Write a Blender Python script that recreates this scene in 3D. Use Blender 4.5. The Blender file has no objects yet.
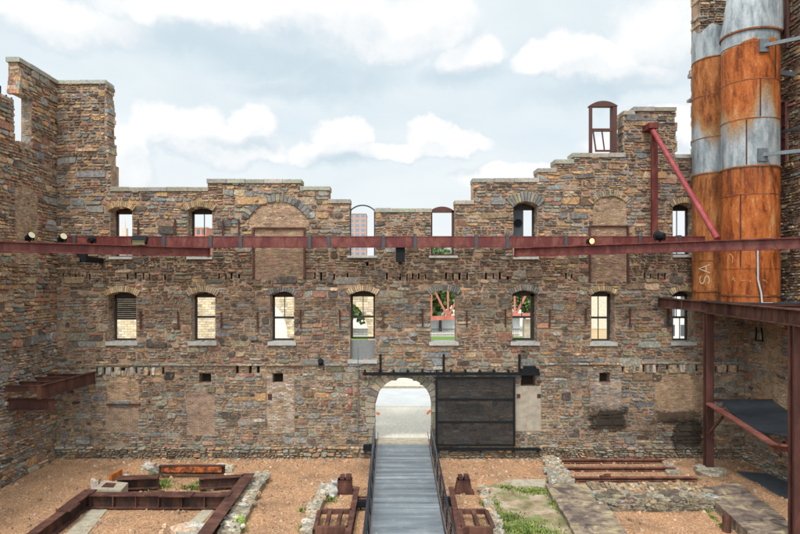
import bpy, math, random
from mathutils import Vector, Matrix, noise
R = random.Random(7)
C = bpy.context.scene.collection
S = 21.0; EZ = 8.45; D = 30.5; VX = 392.0; HY = 282.0
Z3 = Vector((0, 0, 1))
def wx(px, d=1.0): return (px - VX) / S * d
def wz(py, d=1.0): return EZ - (py - HY) / S * d
def P(px, py, d=1.0): return Vector((wx(px, d), D * d, wz(py, d)))
def G(px, py, z=0.0):
    d = (EZ - z) * S / (py - HY)
    return Vector((wx(px, d), D * d, z))

# ------------------------------------------------------------------ naming / building
ORG = {}
def props(o, label=None, cat=None, group=None, kind=None):
    if label: o['label'] = label
    if cat: o['category'] = cat
    if group: o['group'] = group
    if kind: o['kind'] = kind
    return o
def thing(name, loc, label, cat, group=None):
    o = bpy.data.objects.new(name, None); C.objects.link(o)
    o.location = loc; o.empty_display_size = .2
    ORG[o.name] = Vector(loc)
    return props(o, label, cat, group)
class MB:
    def __init__(s): s.v = []; s.f = []; s.c = []; s.sm = False
    def face(s, pts, col=(1, 1, 1)):
        n = len(s.v); s.v.extend([tuple(p) for p in pts]); s.f.append(tuple(range(n, n + len(pts)))); s.c.append(col)
    def add(s, vs, fs, col=(1, 1, 1)):
        n = len(s.v); s.v.extend([tuple(p) for p in vs])
        for f in fs: s.f.append(tuple(i + n for i in f)); s.c.append(col)
    def box(s, a, b, col=(1, 1, 1)):
        x0, y0, z0 = a; x1, y1, z1 = b
        vs = [(x0,y0,z0),(x1,y0,z0),(x1,y1,z0),(x0,y1,z0),(x0,y0,z1),(x1,y0,z1),(x1,y1,z1),(x0,y1,z1)]
        s.add(vs, [(3,2,1,0),(4,5,6,7),(0,1,5,4),(1,2,6,5),(2,3,7,6),(3,0,4,7)], col)
    def bar(s, p0, p1, w, h, col=(1, 1, 1), up=Z3, ov=0.0, side=None):
        """box along p0-p1; w sideways, h along up, centred; ov moves it along 'up'"""
        p0 = Vector(p0); p1 = Vector(p1); t = (p1 - p0).normalized()
        r = t.cross(up)
        if r.length < 1e-4: r = t.cross(Vector((0, 1, 0)))
        r.normalize(); u = r.cross(t).normalized()
        vs = []
        for p in (p0, p1):
            for a, b in ((-1,-1),(1,-1),(1,1),(-1,1)):
                vs.append(p + r * (a * w / 2 + (side or 0)) + u * (b * h / 2 + ov))
        s.add(vs, [(3,2,1,0),(4,5,6,7),(0,1,5,4),(1,2,6,5),(2,3,7,6),(3,0,4,7)], col)
    def ibeam(s, p0, p1, w, h, t=.035, col=(1, 1, 1), stiff=0):
        """p0,p1 = top centre line"""
        p0 = Vector(p0); p1 = Vector(p1)
        s.bar(p0, p1, w, t, col, ov=-t / 2); s.bar(p0, p1, w, t, col, ov=-h + t / 2)
        s.bar(p0, p1, t * .8, h - 2 * t, col, ov=-h / 2)
        if stiff:
            L = (p1 - p0).length; n = max(2, int(L / stiff)); d = (p1 - p0).normalized()
            for i in range(n + 1):
                q = p0 + d * (L * (i + .0) / n)
                if i == 0: q += d * .03
                if i == n: q -= d * .03
                s.bar(q - d * .012, q + d * .012, w * .9, h - 2 * t - .002, col, ov=-h / 2)
    def tube(s, p0, p1, r, n=10, r1=None, col=(1, 1, 1), cap=True):
        p0 = Vector(p0); p1 = Vector(p1); t = (p1 - p0).normalized()
        a = t.orthogonal().normalized(); b = t.cross(a); r1 = r if r1 is None else r1
        vs = [p0 + (a * math.cos(k * math.tau / n) + b * math.sin(k * math.tau / n)) * r for k in range(n)]
        vs += [p1 + (a * math.cos(k * math.tau / n) + b * math.sin(k * math.tau / n)) * r1 for k in range(n)]
        fs = [(k, (k + 1) % n, (k + 1) % n + n, k + n) for k in range(n)]
        if cap: fs += [tuple(range(n))[::-1], tuple(range(n, 2 * n))]
        s.add(vs, fs, col)
    def rock(s, c, size, rng, col=(1, 1, 1), rot=None, rough=.16):
        c = Vector(c); sx, sy, sz = size
        M = Matrix.Rotation(rng.uniform(0, 6.28) if rot is None else rot, 3, 'Z')
        n = len(s.v); idx = {}
        o = Vector((rng.uniform(0, 99), rng.uniform(0, 99), rng.uniform(0, 99)))
        for i in range(4):
            for j in range(4):
                for k in range(4):
                    if 0 < i < 3 and 0 < j < 3 and 0 < k < 3: continue
                    p = Vector((i / 1.5 - 1, j / 1.5 - 1, k / 1.5 - 1))
                    q = p.lerp(p.normalized() * 1.15, .45)
                    q *= 1 + rough * noise.noise(q * 1.3 + o) * 1.6
                    q = Vector((q.x * sx / 2, q.y * sy / 2, q.z * sz / 2))
                    idx[(i, j, k)] = len(s.v); s.v.append(tuple(c + M @ q))
        for ax in range(3):
            for side in (0, 3):
                for a in range(3):
                    for b in range(3):
                        def key(u, w):
                            t = [0, 0, 0]; t[ax] = side; t[(ax + 1) % 3] = u; t[(ax + 2) % 3] = w
                            return idx[tuple(t)]
                        f = (key(a, b), key(a + 1, b), key(a + 1, b + 1), key(a, b + 1))
                        s.f.append(f if side else f[::-1]); s.c.append(col)
    def build(s, name, mat, parent=None, label=None, cat=None, group=None, kind=None, smooth=False):
        if parent is not None: o0 = ORG[parent.name]
        else:
            xs = [v[0] for v in s.v]; ys = [v[1] for v in s.v]; zs = [v[2] for v in s.v]
            o0 = Vector(((min(xs) + max(xs)) / 2, (min(ys) + max(ys)) / 2, min(zs)))
        me = bpy.data.meshes.new(name)
        me.from_pydata([(a - o0.x, b - o0.y, c - o0.z) for a, b, c in s.v], [], s.f)
        at = me.color_attributes.new('Col', 'FLOAT_COLOR', 'CORNER')
        buf = []
        for f, c in zip(s.f, s.c): buf.extend([c[0], c[1], c[2], 1.0] * len(f))
        at.data.foreach_set('color', buf)
        me.materials.append(mat)
        if smooth:
            me.polygons.foreach_set('use_smooth', [True] * len(s.f))
        me.update()
        o = bpy.data.objects.new(name, me); C.objects.link(o)
        ORG[o.name] = Vector(o0)
        if parent is not None: o.parent = parent
        else: o.location = o0
        return props(o, label, cat, group, kind)

# ------------------------------------------------------------------ materials
def M(name):
    m = bpy.data.materials.new(name); m.use_nodes = True
    nt = m.node_tree; nt.nodes.clear()
    out = nt.nodes.new('ShaderNodeOutputMaterial'); b = nt.nodes.new('ShaderNodeBsdfPrincipled')
    nt.links.new(b.outputs[0], out.inputs[0])
    return m, nt, b
class N:
    """tiny node helper"""
    def __init__(s, nt): s.nt = nt
    def new(s, t, **kw):
        n = s.nt.nodes.new(t)
        for k, v in kw.items(): setattr(n, k, v)
        return n
    def put(s, sock, v):
        if isinstance(v, bpy.types.NodeSocket): s.nt.links.new(v, sock)
        else: sock.default_value = v
    def math(s, op, a, b=0.0, c=None, clamp=False):
        n = s.new('ShaderNodeMath', operation=op, use_clamp=clamp)
        s.put(n.inputs[0], a); s.put(n.inputs[1], b)
        if c is not None: s.put(n.inputs[2], c)
        return n.outputs[0]
    def noise(s, vec, scale, detail=4, rough=.55, dist=0.0):
        n = s.new('ShaderNodeTexNoise'); s.put(n.inputs['Vector'], vec)
        n.inputs['Scale'].default_value = scale; n.inputs['Detail'].default_value = detail
        n.inputs['Roughness'].default_value = rough; n.inputs['Distortion'].default_value = dist
        return n.outputs['Fac']
    def ramp(s, f, stops, interp='LINEAR'):
        n = s.new('ShaderNodeValToRGB'); s.put(n.inputs[0], f); e = n.color_ramp.elements
        n.color_ramp.interpolation = interp
        while len(e) < len(stops): e.new(.5)
        for k, (p, c) in enumerate(stops):
            e[k].position = p; e[k].color = (c, c, c, 1) if not hasattr(c, '__len__') else (*c, 1)
        return n.outputs[0]
    def mix(s, f, a, b, mode='MIX'):
        n = s.new('ShaderNodeMix', data_type='RGBA', blend_type=mode)
        s.put(n.inputs[0], f)
        for i, v in ((6, a), (7, b)):
            if isinstance(v, tuple) and len(v) == 3: v = (*v, 1)
            s.put(n.inputs[i], v)
        return n.outputs[2]
    def pos(s): return s.new('ShaderNodeNewGeometry').outputs['Position']
    def scalev(s, v, sc):
        n = s.new('ShaderNodeMapping'); s.put(n.inputs[0], v); n.inputs['Scale'].default_value = sc; return n.outputs[0]
    def bump(s, h, strength, dist, b, prev=None):
        n = s.new('ShaderNodeBump'); n.inputs['Strength'].default_value = strength; n.inputs['Distance'].default_value = dist
        s.put(n.inputs['Height'], h); s.nt.links.new(n.outputs[0], b.inputs['Normal']); return n.outputs[0]

# soot patches and one long darker band on the back wall: (px0, py0, px1, py1, strength)
STAINS_AND_BAND = [(591, 408, 627, 431, .93), (654, 411, 700, 424, .8), (672, 420, 704, 449, .95), (456, 404, 482, 414, .55),
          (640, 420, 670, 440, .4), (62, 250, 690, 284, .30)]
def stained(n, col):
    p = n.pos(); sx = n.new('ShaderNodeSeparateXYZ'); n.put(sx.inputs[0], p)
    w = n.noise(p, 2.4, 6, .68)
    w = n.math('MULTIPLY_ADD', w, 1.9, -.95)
    for a, b, c, d, st in STAINS_AND_BAND:
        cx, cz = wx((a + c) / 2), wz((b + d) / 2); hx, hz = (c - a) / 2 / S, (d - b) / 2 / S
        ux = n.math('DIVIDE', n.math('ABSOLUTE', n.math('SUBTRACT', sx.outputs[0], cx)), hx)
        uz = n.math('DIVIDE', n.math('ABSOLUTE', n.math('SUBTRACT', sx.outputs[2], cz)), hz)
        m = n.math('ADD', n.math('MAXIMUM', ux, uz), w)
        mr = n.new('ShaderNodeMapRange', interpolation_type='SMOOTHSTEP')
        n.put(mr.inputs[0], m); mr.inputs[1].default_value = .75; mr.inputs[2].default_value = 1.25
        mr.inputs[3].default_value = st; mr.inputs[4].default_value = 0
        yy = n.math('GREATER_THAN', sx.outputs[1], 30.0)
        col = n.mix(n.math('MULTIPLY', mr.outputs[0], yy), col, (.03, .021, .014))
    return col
def mat_stone(name='rubble_stone', amp=1.0, stain=True, bs=.55):
    m, nt, b = M(name); n = N(nt); p = n.pos()
    at = n.new('ShaderNodeVertexColor', layer_name='Col').outputs[0]
    f1 = n.noise(p, 9, 6, .7); f2 = n.noise(p, 42, 4, .7); f3 = n.noise(p, .55, 3, .6)
    k = n.ramp(f1, [(.3, 1 - .62 * amp), (.5, 1.0), (.7, 1 + .75 * amp)])
    c = n.mix(1.0, at, k, 'MULTIPLY')
    c = n.mix(1.0, c, n.ramp(f2, [(.3, .72), (.7, 1.28)]), 'MULTIPLY')
    c = n.mix(1.0, c, n.ramp(f3, [(.3, (.8, .8, .8)), (.7, (1.16, 1.13, 1.1))]), 'MULTIPLY')
    # mortar and lichen smears that cross the stones
    sm = n.ramp(n.noise(p, 3.1, 6, .72, .4), [(.55, 0.0), (.68, .5)])
    c = n.mix(sm, c, (.37, .24, .15))
    gl = n.ramp(n.noise(p, 1.3, 5, .7), [(.6, 0.0), (.72, .35)])
    c = n.mix(gl, c, (.13, .125, .095))
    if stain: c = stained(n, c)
    n.put(b.inputs['Base Color'], c); b.inputs['Roughness'].default_value = .9
    b.inputs['Specular IOR Level'].default_value = .25
    h = n.math('ADD', n.noise(p, 14, 6, .75), n.math('MULTIPLY', n.noise(p, 55, 3, .6), .4))
    n.bump(h, bs, .05, b)
    return m
def mat_mortar():
    m, nt, b = M('lime_mortar'); n = N(nt); p = n.pos()
    f = n.noise(p, 2.2, 5, .65)
    c = n.ramp(f, [(.30, (.11, .07, .047)), (.42, (.25, .16, .105)), (.56, (.39, .255, .165)), (.72, (.47, .33, .225))])
    c = n.mix(1.0, c, n.ramp(n.noise(p, 22, 4, .7), [(.3, .6), (.7, 1.3)]), 'MULTIPLY')
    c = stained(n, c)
    n.put(b.inputs['Base Color'], c); b.inputs['Roughness'].default_value = .95
    n.bump(n.noise(p, 18, 6, .75), .8, .08, b)
    return m
def mat_plain(name, col, rough=.8, metal=0.0, var=.25, sc=6, bs=.15, spec=.4, streak=False):
    m, nt, b = M(name); n = N(nt); p = n.pos()
    v = n.scalev(p, (1, 1, .12)) if streak else p
    f = n.noise(v, sc, 5, .65)
    k = n.ramp(f, [(.25, 1 - var), (.75, 1 + var)])
    n.put(b.inputs['Base Color'], n.mix(1.0, (*col, 1), k, 'MULTIPLY'))
    b.inputs['Roughness'].default_value = rough; b.inputs['Metallic'].default_value = metal
    b.inputs['Specular IOR Level'].default_value = spec
    if bs: n.bump(n.noise(p, sc * 6, 4, .6), bs, .02, b)
    return m
def mat_rust(name, dark, mid, hot, sc=2.2, streak=.3, rough=.8, hotpos=.68):
    m, nt, b = M(name); n = N(nt); p = n.pos()
    f = n.noise(n.scalev(p, (1, 1, streak)), sc, 7, .68, .5)
    g = n.noise(p, sc * 9, 4, .7)
    f = n.math('MULTIPLY_ADD', g, .3, n.math('MULTIPLY', f, .8))
    c = n.ramp(f, [(.36, dark), (.52, mid), (hotpos, hot)])
    n.put(b.inputs['Base Color'], c); n.put(b.inputs['Roughness'], n.ramp(g, [(.3, rough - .15), (.7, rough + .12)]))
    b.inputs['Specular IOR Level'].default_value = .35
    n.bump(g, .25, .02, b)
    return m
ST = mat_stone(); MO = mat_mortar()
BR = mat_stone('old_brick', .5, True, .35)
CP = mat_stone('coping_stone', .45, False, .4)
RK = mat_stone('foundation_rubble', .9, False, .7)
RUSTB = mat_rust('rusty_girder_steel', (.03, .013, .010), (.062, .024, .017), (.14, .058, .037))
RUSTD = mat_rust('dark_brown_steel', (.026, .011, .009), (.055, .019, .014), (.10, .036, .025))
RUSTO = mat_rust('orange_rust', (.09, .025, .01), (.33, .09, .015), (.50, .17, .03))
REDP = mat_rust('red_oxide_paint', (.050, .012, .010), (.098, .014, .012), (.16, .05, .035), 2.6, .4, .5, .66)
REDL = mat_rust('pale_red_paint', (.13, .016, .018), (.20, .024, .027), (.30, .06, .062), 1.6, .6, .42, .72)
BLK = mat_plain('black_painted_steel', (.008, .009, .010), .7, .0, .3, 5, 0, .15)
DKW = mat_plain('dark_window_wood', (.04, .028, .022), .7, 0, .4, 12, .2)
RDW = mat_plain('red_brown_window_wood', (.075, .027, .02), .7, 0, .4, 12, .2)
GREY = mat_plain('grey_galvanised', (.16, .18, .19), .5, .4, .25, 8, .1)
DGREY = mat_plain('dark_grey_steel', (.05, .055, .06), .5, .3, .25, 8, .1)
CONC = mat_plain('old_concrete', (.33, .285, .21), .95, 0, .35, 4, .6)
SILL = mat_plain('sill_stone', (.34, .33, .30), .9, 0, .25, 7, .4)
PANEL = mat_plain('grey_panel', (.17, .175, .17), .7, 0, .15, 9, .1)
LENS = mat_plain('lamp_lens', (.42, .37, .24), .3, 0, .1, 9, 0)
WPLAS = mat_plain('pale_plaster', (.30, .255, .20), .95, 0, .3, 3.5, .4)

# ------------------------------------------------------------------ masonry
GG = (.25, .245, .205); BG = (.19, .195, .195); BN = (.26, .175, .12); RB = (.30, .155, .11)
OC = (.38, .235, .115); TN = (.40, .29, .19); DK = (.10, .085, .075); PL = (.42, .385, .32); OL = (.245, .215, .15)
def pick(rng, w):
    t = sum(x[1] for x in w); r = rng.random() * t
    for c, k in w:
        r -= k
        if r <= 0: return c
    return w[0][0]
def jit(rng, c, a=.18):
    if a == .18 and rng.random() < .12: kk = rng.choice((.6, .7, 1.25)); c = tuple(v * kk for v in c)
    k = 1 + rng.uniform(-a, a) * 1.3; c = tuple(x * .92 + y * .05 for x, y in zip(c, (.26, .19, .125))) if a == .18 else c
    return (max(.01, c[0] * k * (1 + rng.uniform(-.07, .07))), max(.01, c[1] * k), max(.01, c[2] * k * (1 + rng.uniform(-.1, .1))))
def pal_back(rng, u, z):
    w = noise.noise(Vector((u * .35, z * .5, 3.1))); w2 = noise.noise(Vector((u * .8, z * 1.1, 9.7)))
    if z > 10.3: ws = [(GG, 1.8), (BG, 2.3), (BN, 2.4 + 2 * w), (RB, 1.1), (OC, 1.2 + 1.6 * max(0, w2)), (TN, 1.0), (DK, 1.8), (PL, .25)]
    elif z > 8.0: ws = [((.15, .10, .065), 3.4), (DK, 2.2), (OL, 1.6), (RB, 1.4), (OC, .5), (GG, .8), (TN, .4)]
    elif z > 4.5: ws = [(GG, 2.6 - 2 * w), (BG, 1.2), (BN, 2.8 + 1.5 * w), (RB, 1.0 + 2.0 * max(0, w2)), (OL, 1.8), (OC, .25), (TN, .4), (DK, 1.4)]
    else: ws = [(GG, 4.2 - 1.5 * w - .1 * u), (BG, 1.5), (OL, 1.4), (BN, 1.5 + 1.5 * w), (RB, .3 + 1.0 * max(0, w2)), (OC, .45), (TN, .4), (DK, .9), (PL, .15)]
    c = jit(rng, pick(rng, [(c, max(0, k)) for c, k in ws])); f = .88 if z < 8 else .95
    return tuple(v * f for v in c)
def pal_side(rng, u, z):
    w = noise.noise(Vector((u * .5, z * .4, 7.1)))
    if z > 6: ws = [(BN, 2.4), (RB, 1.8 + 2 * w), (TN, 2.2), (GG, 1.7), (BG, .8), (OC, 1.1), (DK, .6)]
    else: ws = [(GG, 2.6), (BG, 2.2), (BN, 1.6), (TN, 1.0), (RB, .6), (OC, .7), (DK, .6)]
    return jit(rng, pick(rng, [(c, max(0, k)) for c, k in ws]))
def pal_const(ws):
    return lambda rng, u, z: jit(rng, pick(rng, ws))
class Hole:
    def __init__(s, a, b, c, d, rise=0.0):
        s.a, s.b, s.c, s.d, s.rise = a, b, c, d, rise
        if rise: s.Rr = ((b - a) ** 2 / 4 + rise * rise) / (2 * rise)
    def top(s, u):
        if not s.rise: return s.d
        x = u - (s.a + s.b) / 2; return s.d - s.Rr + math.sqrt(max(0, s.Rr ** 2 - x * x))
    def span(s, z):
        if z <= s.c or z >= s.d: return None
        if not s.rise or z < s.d - s.rise: return (s.a, s.b)
        dz = z - (s.d - s.Rr); h = math.sqrt(max(0, s.Rr ** 2 - dz * dz)); m = (s.a + s.b) / 2
        if s.rise > (s.b - s.a) / 2: h = min(h, (s.b - s.a) / 2)
        return (m - h, m + h)
    def grow(s, g, gb=None): return Hole(s.a - g, s.b + g, s.c - (g if gb is None else gb), s.d + g, s.rise + (g * .15 if s.rise else 0))
def free(u0, u1, z, holes):
    iv = [(u0, u1)]
    for h in holes:
        sp = h.span(z)
        if not sp: continue
        nv = []
        for a, b in iv:
            if sp[1] <= a or sp[0] >= b: nv.append((a, b)); continue
            if sp[0] > a: nv.append((a, sp[0]))
            if sp[1] < b: nv.append((sp[1], b))
        iv = nv
    return iv
def stone(mb, F, a, b, c, d, p, rng, col, irr=1.0, warp=None):
    w = b - a; h = d - c
    jx = min(.07, w * .16) * irr; jz = min(.05, h * .22) * irr
    cs = [(a, c), (b, c), (b, d), (a, d)]
    cs = [(x + rng.uniform(-jx, jx), z + rng.uniform(-jz, jz)) for x, z in cs]
    pts = []
    for i in range(4):
        q = cs[i]; pr = cs[i - 1]; nx = cs[(i + 1) % 4]
        for o, L in ((pr, 1), (nx, 1)):
            dx, dz = o[0] - q[0], o[1] - q[1]; l = math.hypot(dx, dz) or 1e-6
            r = min(rng.uniform(.02, .11) * irr, l * .36)
            pts.append((q[0] + dx / l * r, q[1] + dz / l * r))
    if warp: pts = [(x, z + warp(x, z)) for x, z in pts]
    mx = sum(x for x, z in pts) / 8; mz = sum(z for x, z in pts) / 8
    ins = .014 * irr + .006
    tx, tz = rng.uniform(-.05, .05) * irr, rng.uniform(-.12, .12) * irr
    front = []
    for x, z in pts:
        dx, dz = mx - x, mz - z
        fx = x + dx * min(.5, ins * 2 / max(w, .03)); fz = z + dz * min(.5, ins * 2 / max(h, .03))
        front.append(F(fx, fz, p + (fx - mx) * tx + (fz - mz) * tz))
    back = [F(x, z, -.02) for x, z in pts]
    mb.add(front + back, [tuple(range(8))] + [(k + 8, (k + 1) % 8 + 8, (k + 1) % 8, k) for k in range(8)], col)
def frame_fn(O, U, Nn):
    O = Vector(O); U = Vector(U); Nn = Vector(Nn)
    return lambda u, z, p: O + U * u + Nn * p + Z3 * z
def rubble(mb, F, u0, u1, z0, z1, holes, pal, rng, band=(.23, .41), prot=(.0, .06), sc=1.0, gap=.017, seed=0.0):
    def warp(x, z): return .07 * noise.noise(Vector((x * .45, z * .5, seed))) + .025 * noise.noise(Vector((x * 1.7, z * 1.3, seed + 5)))
    z = z0
    while z < z1:
        H = rng.uniform(*band) * sc; u = u0 - rng.uniform(0, .5)
        while u < u1:
            L = rng.uniform(.4, 1.7) * sc; e = min(u + L, u1)
            if u1 - e < .2: e = u1
            n = pick(rng, [(1, .9), (2, 3.6), (3, 1.6)])
            cuts = [0] + sorted((k + rng.uniform(-.22, .22)) / n for k in range(1, n)) + [1]
            for k in range(n):
                c, d = z + H * cuts[k], z + H * cuts[k + 1]
                for a, b in free(max(u, u0), e, (c + d) / 2, holes):
                    if b - a < .05: continue
                    tgt = (d - c) * rng.uniform(1.2, 3.1) + .04
                    m = max(1, round((b - a) / tgt)); q = [a] + sorted(a + (b - a) * (i + rng.uniform(-.25, .25)) / m for i in range(1, m)) + [b]
                    for i in range(m):
                        if rng.random() < .03: continue
                        stone(mb, F, q[i] + gap, q[i + 1] - gap, c + gap * .8, d - gap * .8, rng.uniform(*prot) + (.018 * (1 + noise.noise(Vector((q[i] * .9, c * 1.1, seed + 9)))) if prot[1] > .05 else 0) + (.04 if prot[1] > .05 and rng.random() < .03 else 0), rng, pal(rng, q[i], c), warp=warp)
            u = e
            if e >= u1: break
        z += H
def bricks(mb, F, u0, u1, z0, z1, holes, pal, rng, bl=.22, bh=.075, prot=(.0, .012), gap=.006, miss=.0):
    z = z0; k = 0
    while z + bh * .5 < z1:
        for a, b in free(u0, u1, z + bh / 2, holes):
            u = a - (bl / 2 if k % 2 else 0)
            while u < b:
                x0, x1 = max(u, a), min(u + bl, b)
                if x1 - x0 > .04 and rng.random() >= miss:
                    stone(mb, F, x0 + gap, x1 - gap, z + gap, z + bh - gap, rng.uniform(*prot), rng, pal(rng, x0, z), .25)
                u += bl
        z += bh; k += 1
def voussoirs(mb, F, h, th, n, pal, rng, prot=(.09, .13), half=False):
    """ring of wedge stones over the arched head of hole h"""
    m = (h.a + h.b) / 2; cz = h.d - h.Rr; ha = math.asin(min(1, (h.b - h.a) / 2 / h.Rr))
    if h.rise > (h.b - h.a) / 2 * .98: ha = math.pi / 2 * 1.0
    ext = .06 if not half else 0
    a0, a1 = -ha - ext, ha + ext
    for i in range(n):
        s0 = a0 + (a1 - a0) * i / n; s1 = a0 + (a1 - a0) * (i + 1) / n; g = .006 / h.Rr
        r0 = h.Rr + .004; r1 = h.Rr + th * rng.uniform(.88, 1.08)
        p = rng.uniform(*prot); col = pal(rng, 0, 0)
        q = []
        for s, r in ((s0 + g, r0), (s1 - g, r0), (s1 - g, r1), (s0 + g, r1)): q.append((m + math.sin(s) * r, cz + math.cos(s) * r))
        mx = sum(x for x, z in q) / 4; mz = sum(z for x, z in q) / 4
        fr = [F(x + (mx - x) * .08, z + (mz - z) * .08, p) for x, z in q]; bk = [F(x, z, -.03) for x, z in q]
        mb.add(fr + bk, [(0, 1, 2, 3)] + [(k + 4, (k + 1) % 4 + 4, (k + 1) % 4, k) for k in range(4)], col)
def slab(mb, F, u0, u1, z0, z1, holes, T):
    bp = {u0, u1}
    for h in holes:
        bp |= {h.a, h.b}
        if h.rise:
            for k in range(1, 14): bp.add(h.a + (h.b - h.a) * k / 14)
    bp = sorted(x for x in bp if u0 <= x <= u1)
    cols = []
    for ua, ub in zip(bp, bp[1:]):
        if ub - ua < 1e-5: continue
        um = (ua + ub) / 2; op = []
        for h in holes:
            if h.a < um < h.b: op.append((h.c, h.c, h.top(ua), h.top(ub)))
        op.sort(); sol = []; ca = cb = z0
        for c0, c1, d0, d1 in op:
            if c0 > min(ca, cb) + 1e-4: sol.append((ca, cb, c0, c1))
            ca, cb = max(ca, d0), max(cb, d1)
        if max(ca, cb) < z1: sol.append((ca, cb, z1, z1))
        cols.append((ua, ub, sol))
        for a0, b0, a1, b1 in sol:
            mb.face([F(ua, a0, 0), F(ub, b0, 0), F(ub, b1, 0), F(ua, a1, 0)])
            mb.face([F(ua, a0, -T), F(ua, a1, -T), F(ub, b1, -T), F(ub, b0, -T)])
            mb.face([F(ua, a1, 0), F(ub, b1, 0), F(ub, b1, -T), F(ua, a1, -T)])
            mb.face([F(ua, a0, 0), F(ua, a0, -T), F(ub, b0, -T), F(ub, b0, 0)])
    def sd(A, B):
        zs = sorted({z for i in A + B for z in i}); out = []
        for a, b in zip(zs, zs[1:]):
            m = (a + b) / 2
            if any(i[0] < m < i[1] for i in A) != any(i[0] < m < i[1] for i in B): out.append((a, b))
        return out
    edges = [(u0, [], [(s[0], s[2]) for s in cols[0][2]])]
    for k in range(len(cols) - 1): edges.append((cols[k][1], [(s[1], s[3]) for s in cols[k][2]], [(s[0], s[2]) for s in cols[k + 1][2]]))
    edges.append((u1, [(s[1], s[3]) for s in cols[-1][2]], []))
    for u, A, B in edges:
        for a, b in sd(A, B):
            if b - a > 1e-3: mb.face([F(u, a, 0), F(u, b, 0), F(u, b, -T), F(u, a, -T)])
def coping(mb, F, a, b, z, T, h=.2, rng=R, ov=.09, L=1.0):
    """blocks of coping stone, top at z"""
    n = max(1, round((b - a) / L)); q = [a] + [a + (b - a) * (i + rng.uniform(-.15, .15)) / n for i in range(1, n)] + [b]
    for i in range(n):
        u0, u1 = q[i] + .008, q[i + 1] - .008; dz = rng.uniform(-.015, .015); o = ov + rng.uniform(-.02, .02)
        z0, z1 = z - h, z + dz; ch = .02
        pr = [(-T - .05, z0), (o, z0), (o + rng.uniform(-.01, .01), z1 - ch), (o - ch, z1), (-T - .05, z1)]
        vs = [F(u0, zz, p) for p, zz in pr] + [F(u1, zz, p) for p, zz in pr]
        c = jit(rng, pick(rng, [((.30, .28, .235), 3), ((.26, .245, .205), 2)]), .07)
        mb.add(vs, [(0, 1, 2, 3, 4), (9, 8, 7, 6, 5)] + [(k, k + 5, (k + 1) % 5 + 5, (k + 1) % 5) for k in range(5)], c)

# ================================================================== BACK WALL
FB = frame_fn((0, D, 0), (1, 0, 0), (0, -1, 0)); TW = .85
back = thing('back_wall', (0, D, 0), 'long ruined rubble stone wall with stepped top, facing the viewer across the court', 'wall')
X0, X1 = -17.0, 17.8
# stepped skyline: (px0, px1, py of coping top, has coping)
SKY = [(35, 105, 80, 1), (105, 108, 150, 0), (108, 111, 164, 0), (111, 207.5, 187, 1), (207.5, 300.5, 179, 1), (300.5, 329, 186, 1), (329, 349.5, 199, 1),
       (375, 431, 208, 1), (455.5, 473, 200, 1), (473, 538, 178, 1), (538, 555.5, 168, 1), (555.5, 573, 159.5, 1), (573, 624, 153, 1),
       (624, 634, 110.5, 1), (634, 675, 107, 1), (675, 700, 154, 1), (700, 766, -12, 0)]
sky = []
for a, b, y, cp in SKY: sky.append(Hole(wx(a) - (.5 if a == 35 else 0), wx(b) + (.5 if b == 766 else 0), wz(y) - (.2 if cp else 0), 60))
def WH(a, b, y0, y1, rise=0.0): return Hole(wx(a), wx(b), wz(y1), wz(y0), rise)
wins = {  # name: (left px, right px, head py, sill py, rise)
 'm1': (108, 136, 292, 342, .17), 'm2': (190.5, 215, 292, 342, .17), 'm3': (270, 294, 291.5, 342, .17), 'm4': (350, 375, 291, 360, .17),
 'm5': (431, 456.5, 290.5, 342, .17), 'm6': (512.5, 537.5, 290.5, 342, .17), 'm7': (591.5, 615, 291, 342.5, .17), 'm8': (672.5, 694, 291, 342, .17),
 'u1': (110, 132, 207, 257, .16), 'u2': (187.5, 212, 207, 257, .16), 'u6': (513.5, 537.5, 202, 257, .2), 'u8': (673, 694.5, 203, 255, .18)}
WO = {k: WH(v[0], v[1], v[2], v[3], v[4]) for k, v in wins.items()}
tall4 = Hole(wx(349.5), wx(375), wz(256), 60); tall5 = Hole(wx(431), wx(455.5), wz(256), 60)
door = Hole(wx(375), wx(432), .75, wz(378), 1.33)
pockets = []
def pk(a, b, y0, y1): pockets.append(WH(a, b, y0, y1))
pk(199, 211, 373.5, 383); pk(272.5, 283, 373.5, 383); pk(521, 535.5, 374, 386); pk(599.5, 610.5, 373, 383)
for x in (97, 104.5, 113, 122.5, 136, 163): pk(x - (2.4 if x == 122.5 else 1.3), x + (2.4 if x == 122.5 else 1.3), 367.5, 374.5)
for x in (237, 250, 258): pk(x - 1.6, x + 1.6, 366, 374)
for x in (623, 644, 657, 667.5, 678, 697, 716, 727.5, 738): pk(x - 1.1, x + 1.1, 365, 372.5)
rr = random.Random(3)
for xa, xb in ((62, 108), (126, 170), (218, 246), (308, 348), (386, 430), (445, 512), (558, 572), (636, 668)):
    x = xa
    while x < xb:
        w = rr.uniform(1.3, 2.4)
        if rr.random() < .8: pk(x, x + w, 273.5 + rr.uniform(-1, 1), 279.5 + rr.uniform(-1, 1.5))
        x += w + rr.uniform(3.5, 6)
pk(366, 368.5, 262, 266); pk(148, 150, 371, 376)
blind = {'b1': WH(107, 138, 376, 403, .2), 'b1p': WH(106, 138, 405, 433.5), 'b2': WH(187, 214, 392, 434), 'b3': WH(267, 294, 374, 433),
         'b4': WH(515, 541, 386, 431), 'b5': WH(590, 621, 378, 412), 'b6': WH(655, 703, 373, 420, .35),
         'B3': WH(249.5, 306, 201.5, 228, .75), 'B3p': WH(252, 305.5, 227.9, 278), 'B7': WH(593.5, 626, 196, 226, .35), 'B7p': WH(588.5, 627.5, 225.9, 280)}
winl = list(WO.values()) + [tall4, tall5, door]
mb = MB()
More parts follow.
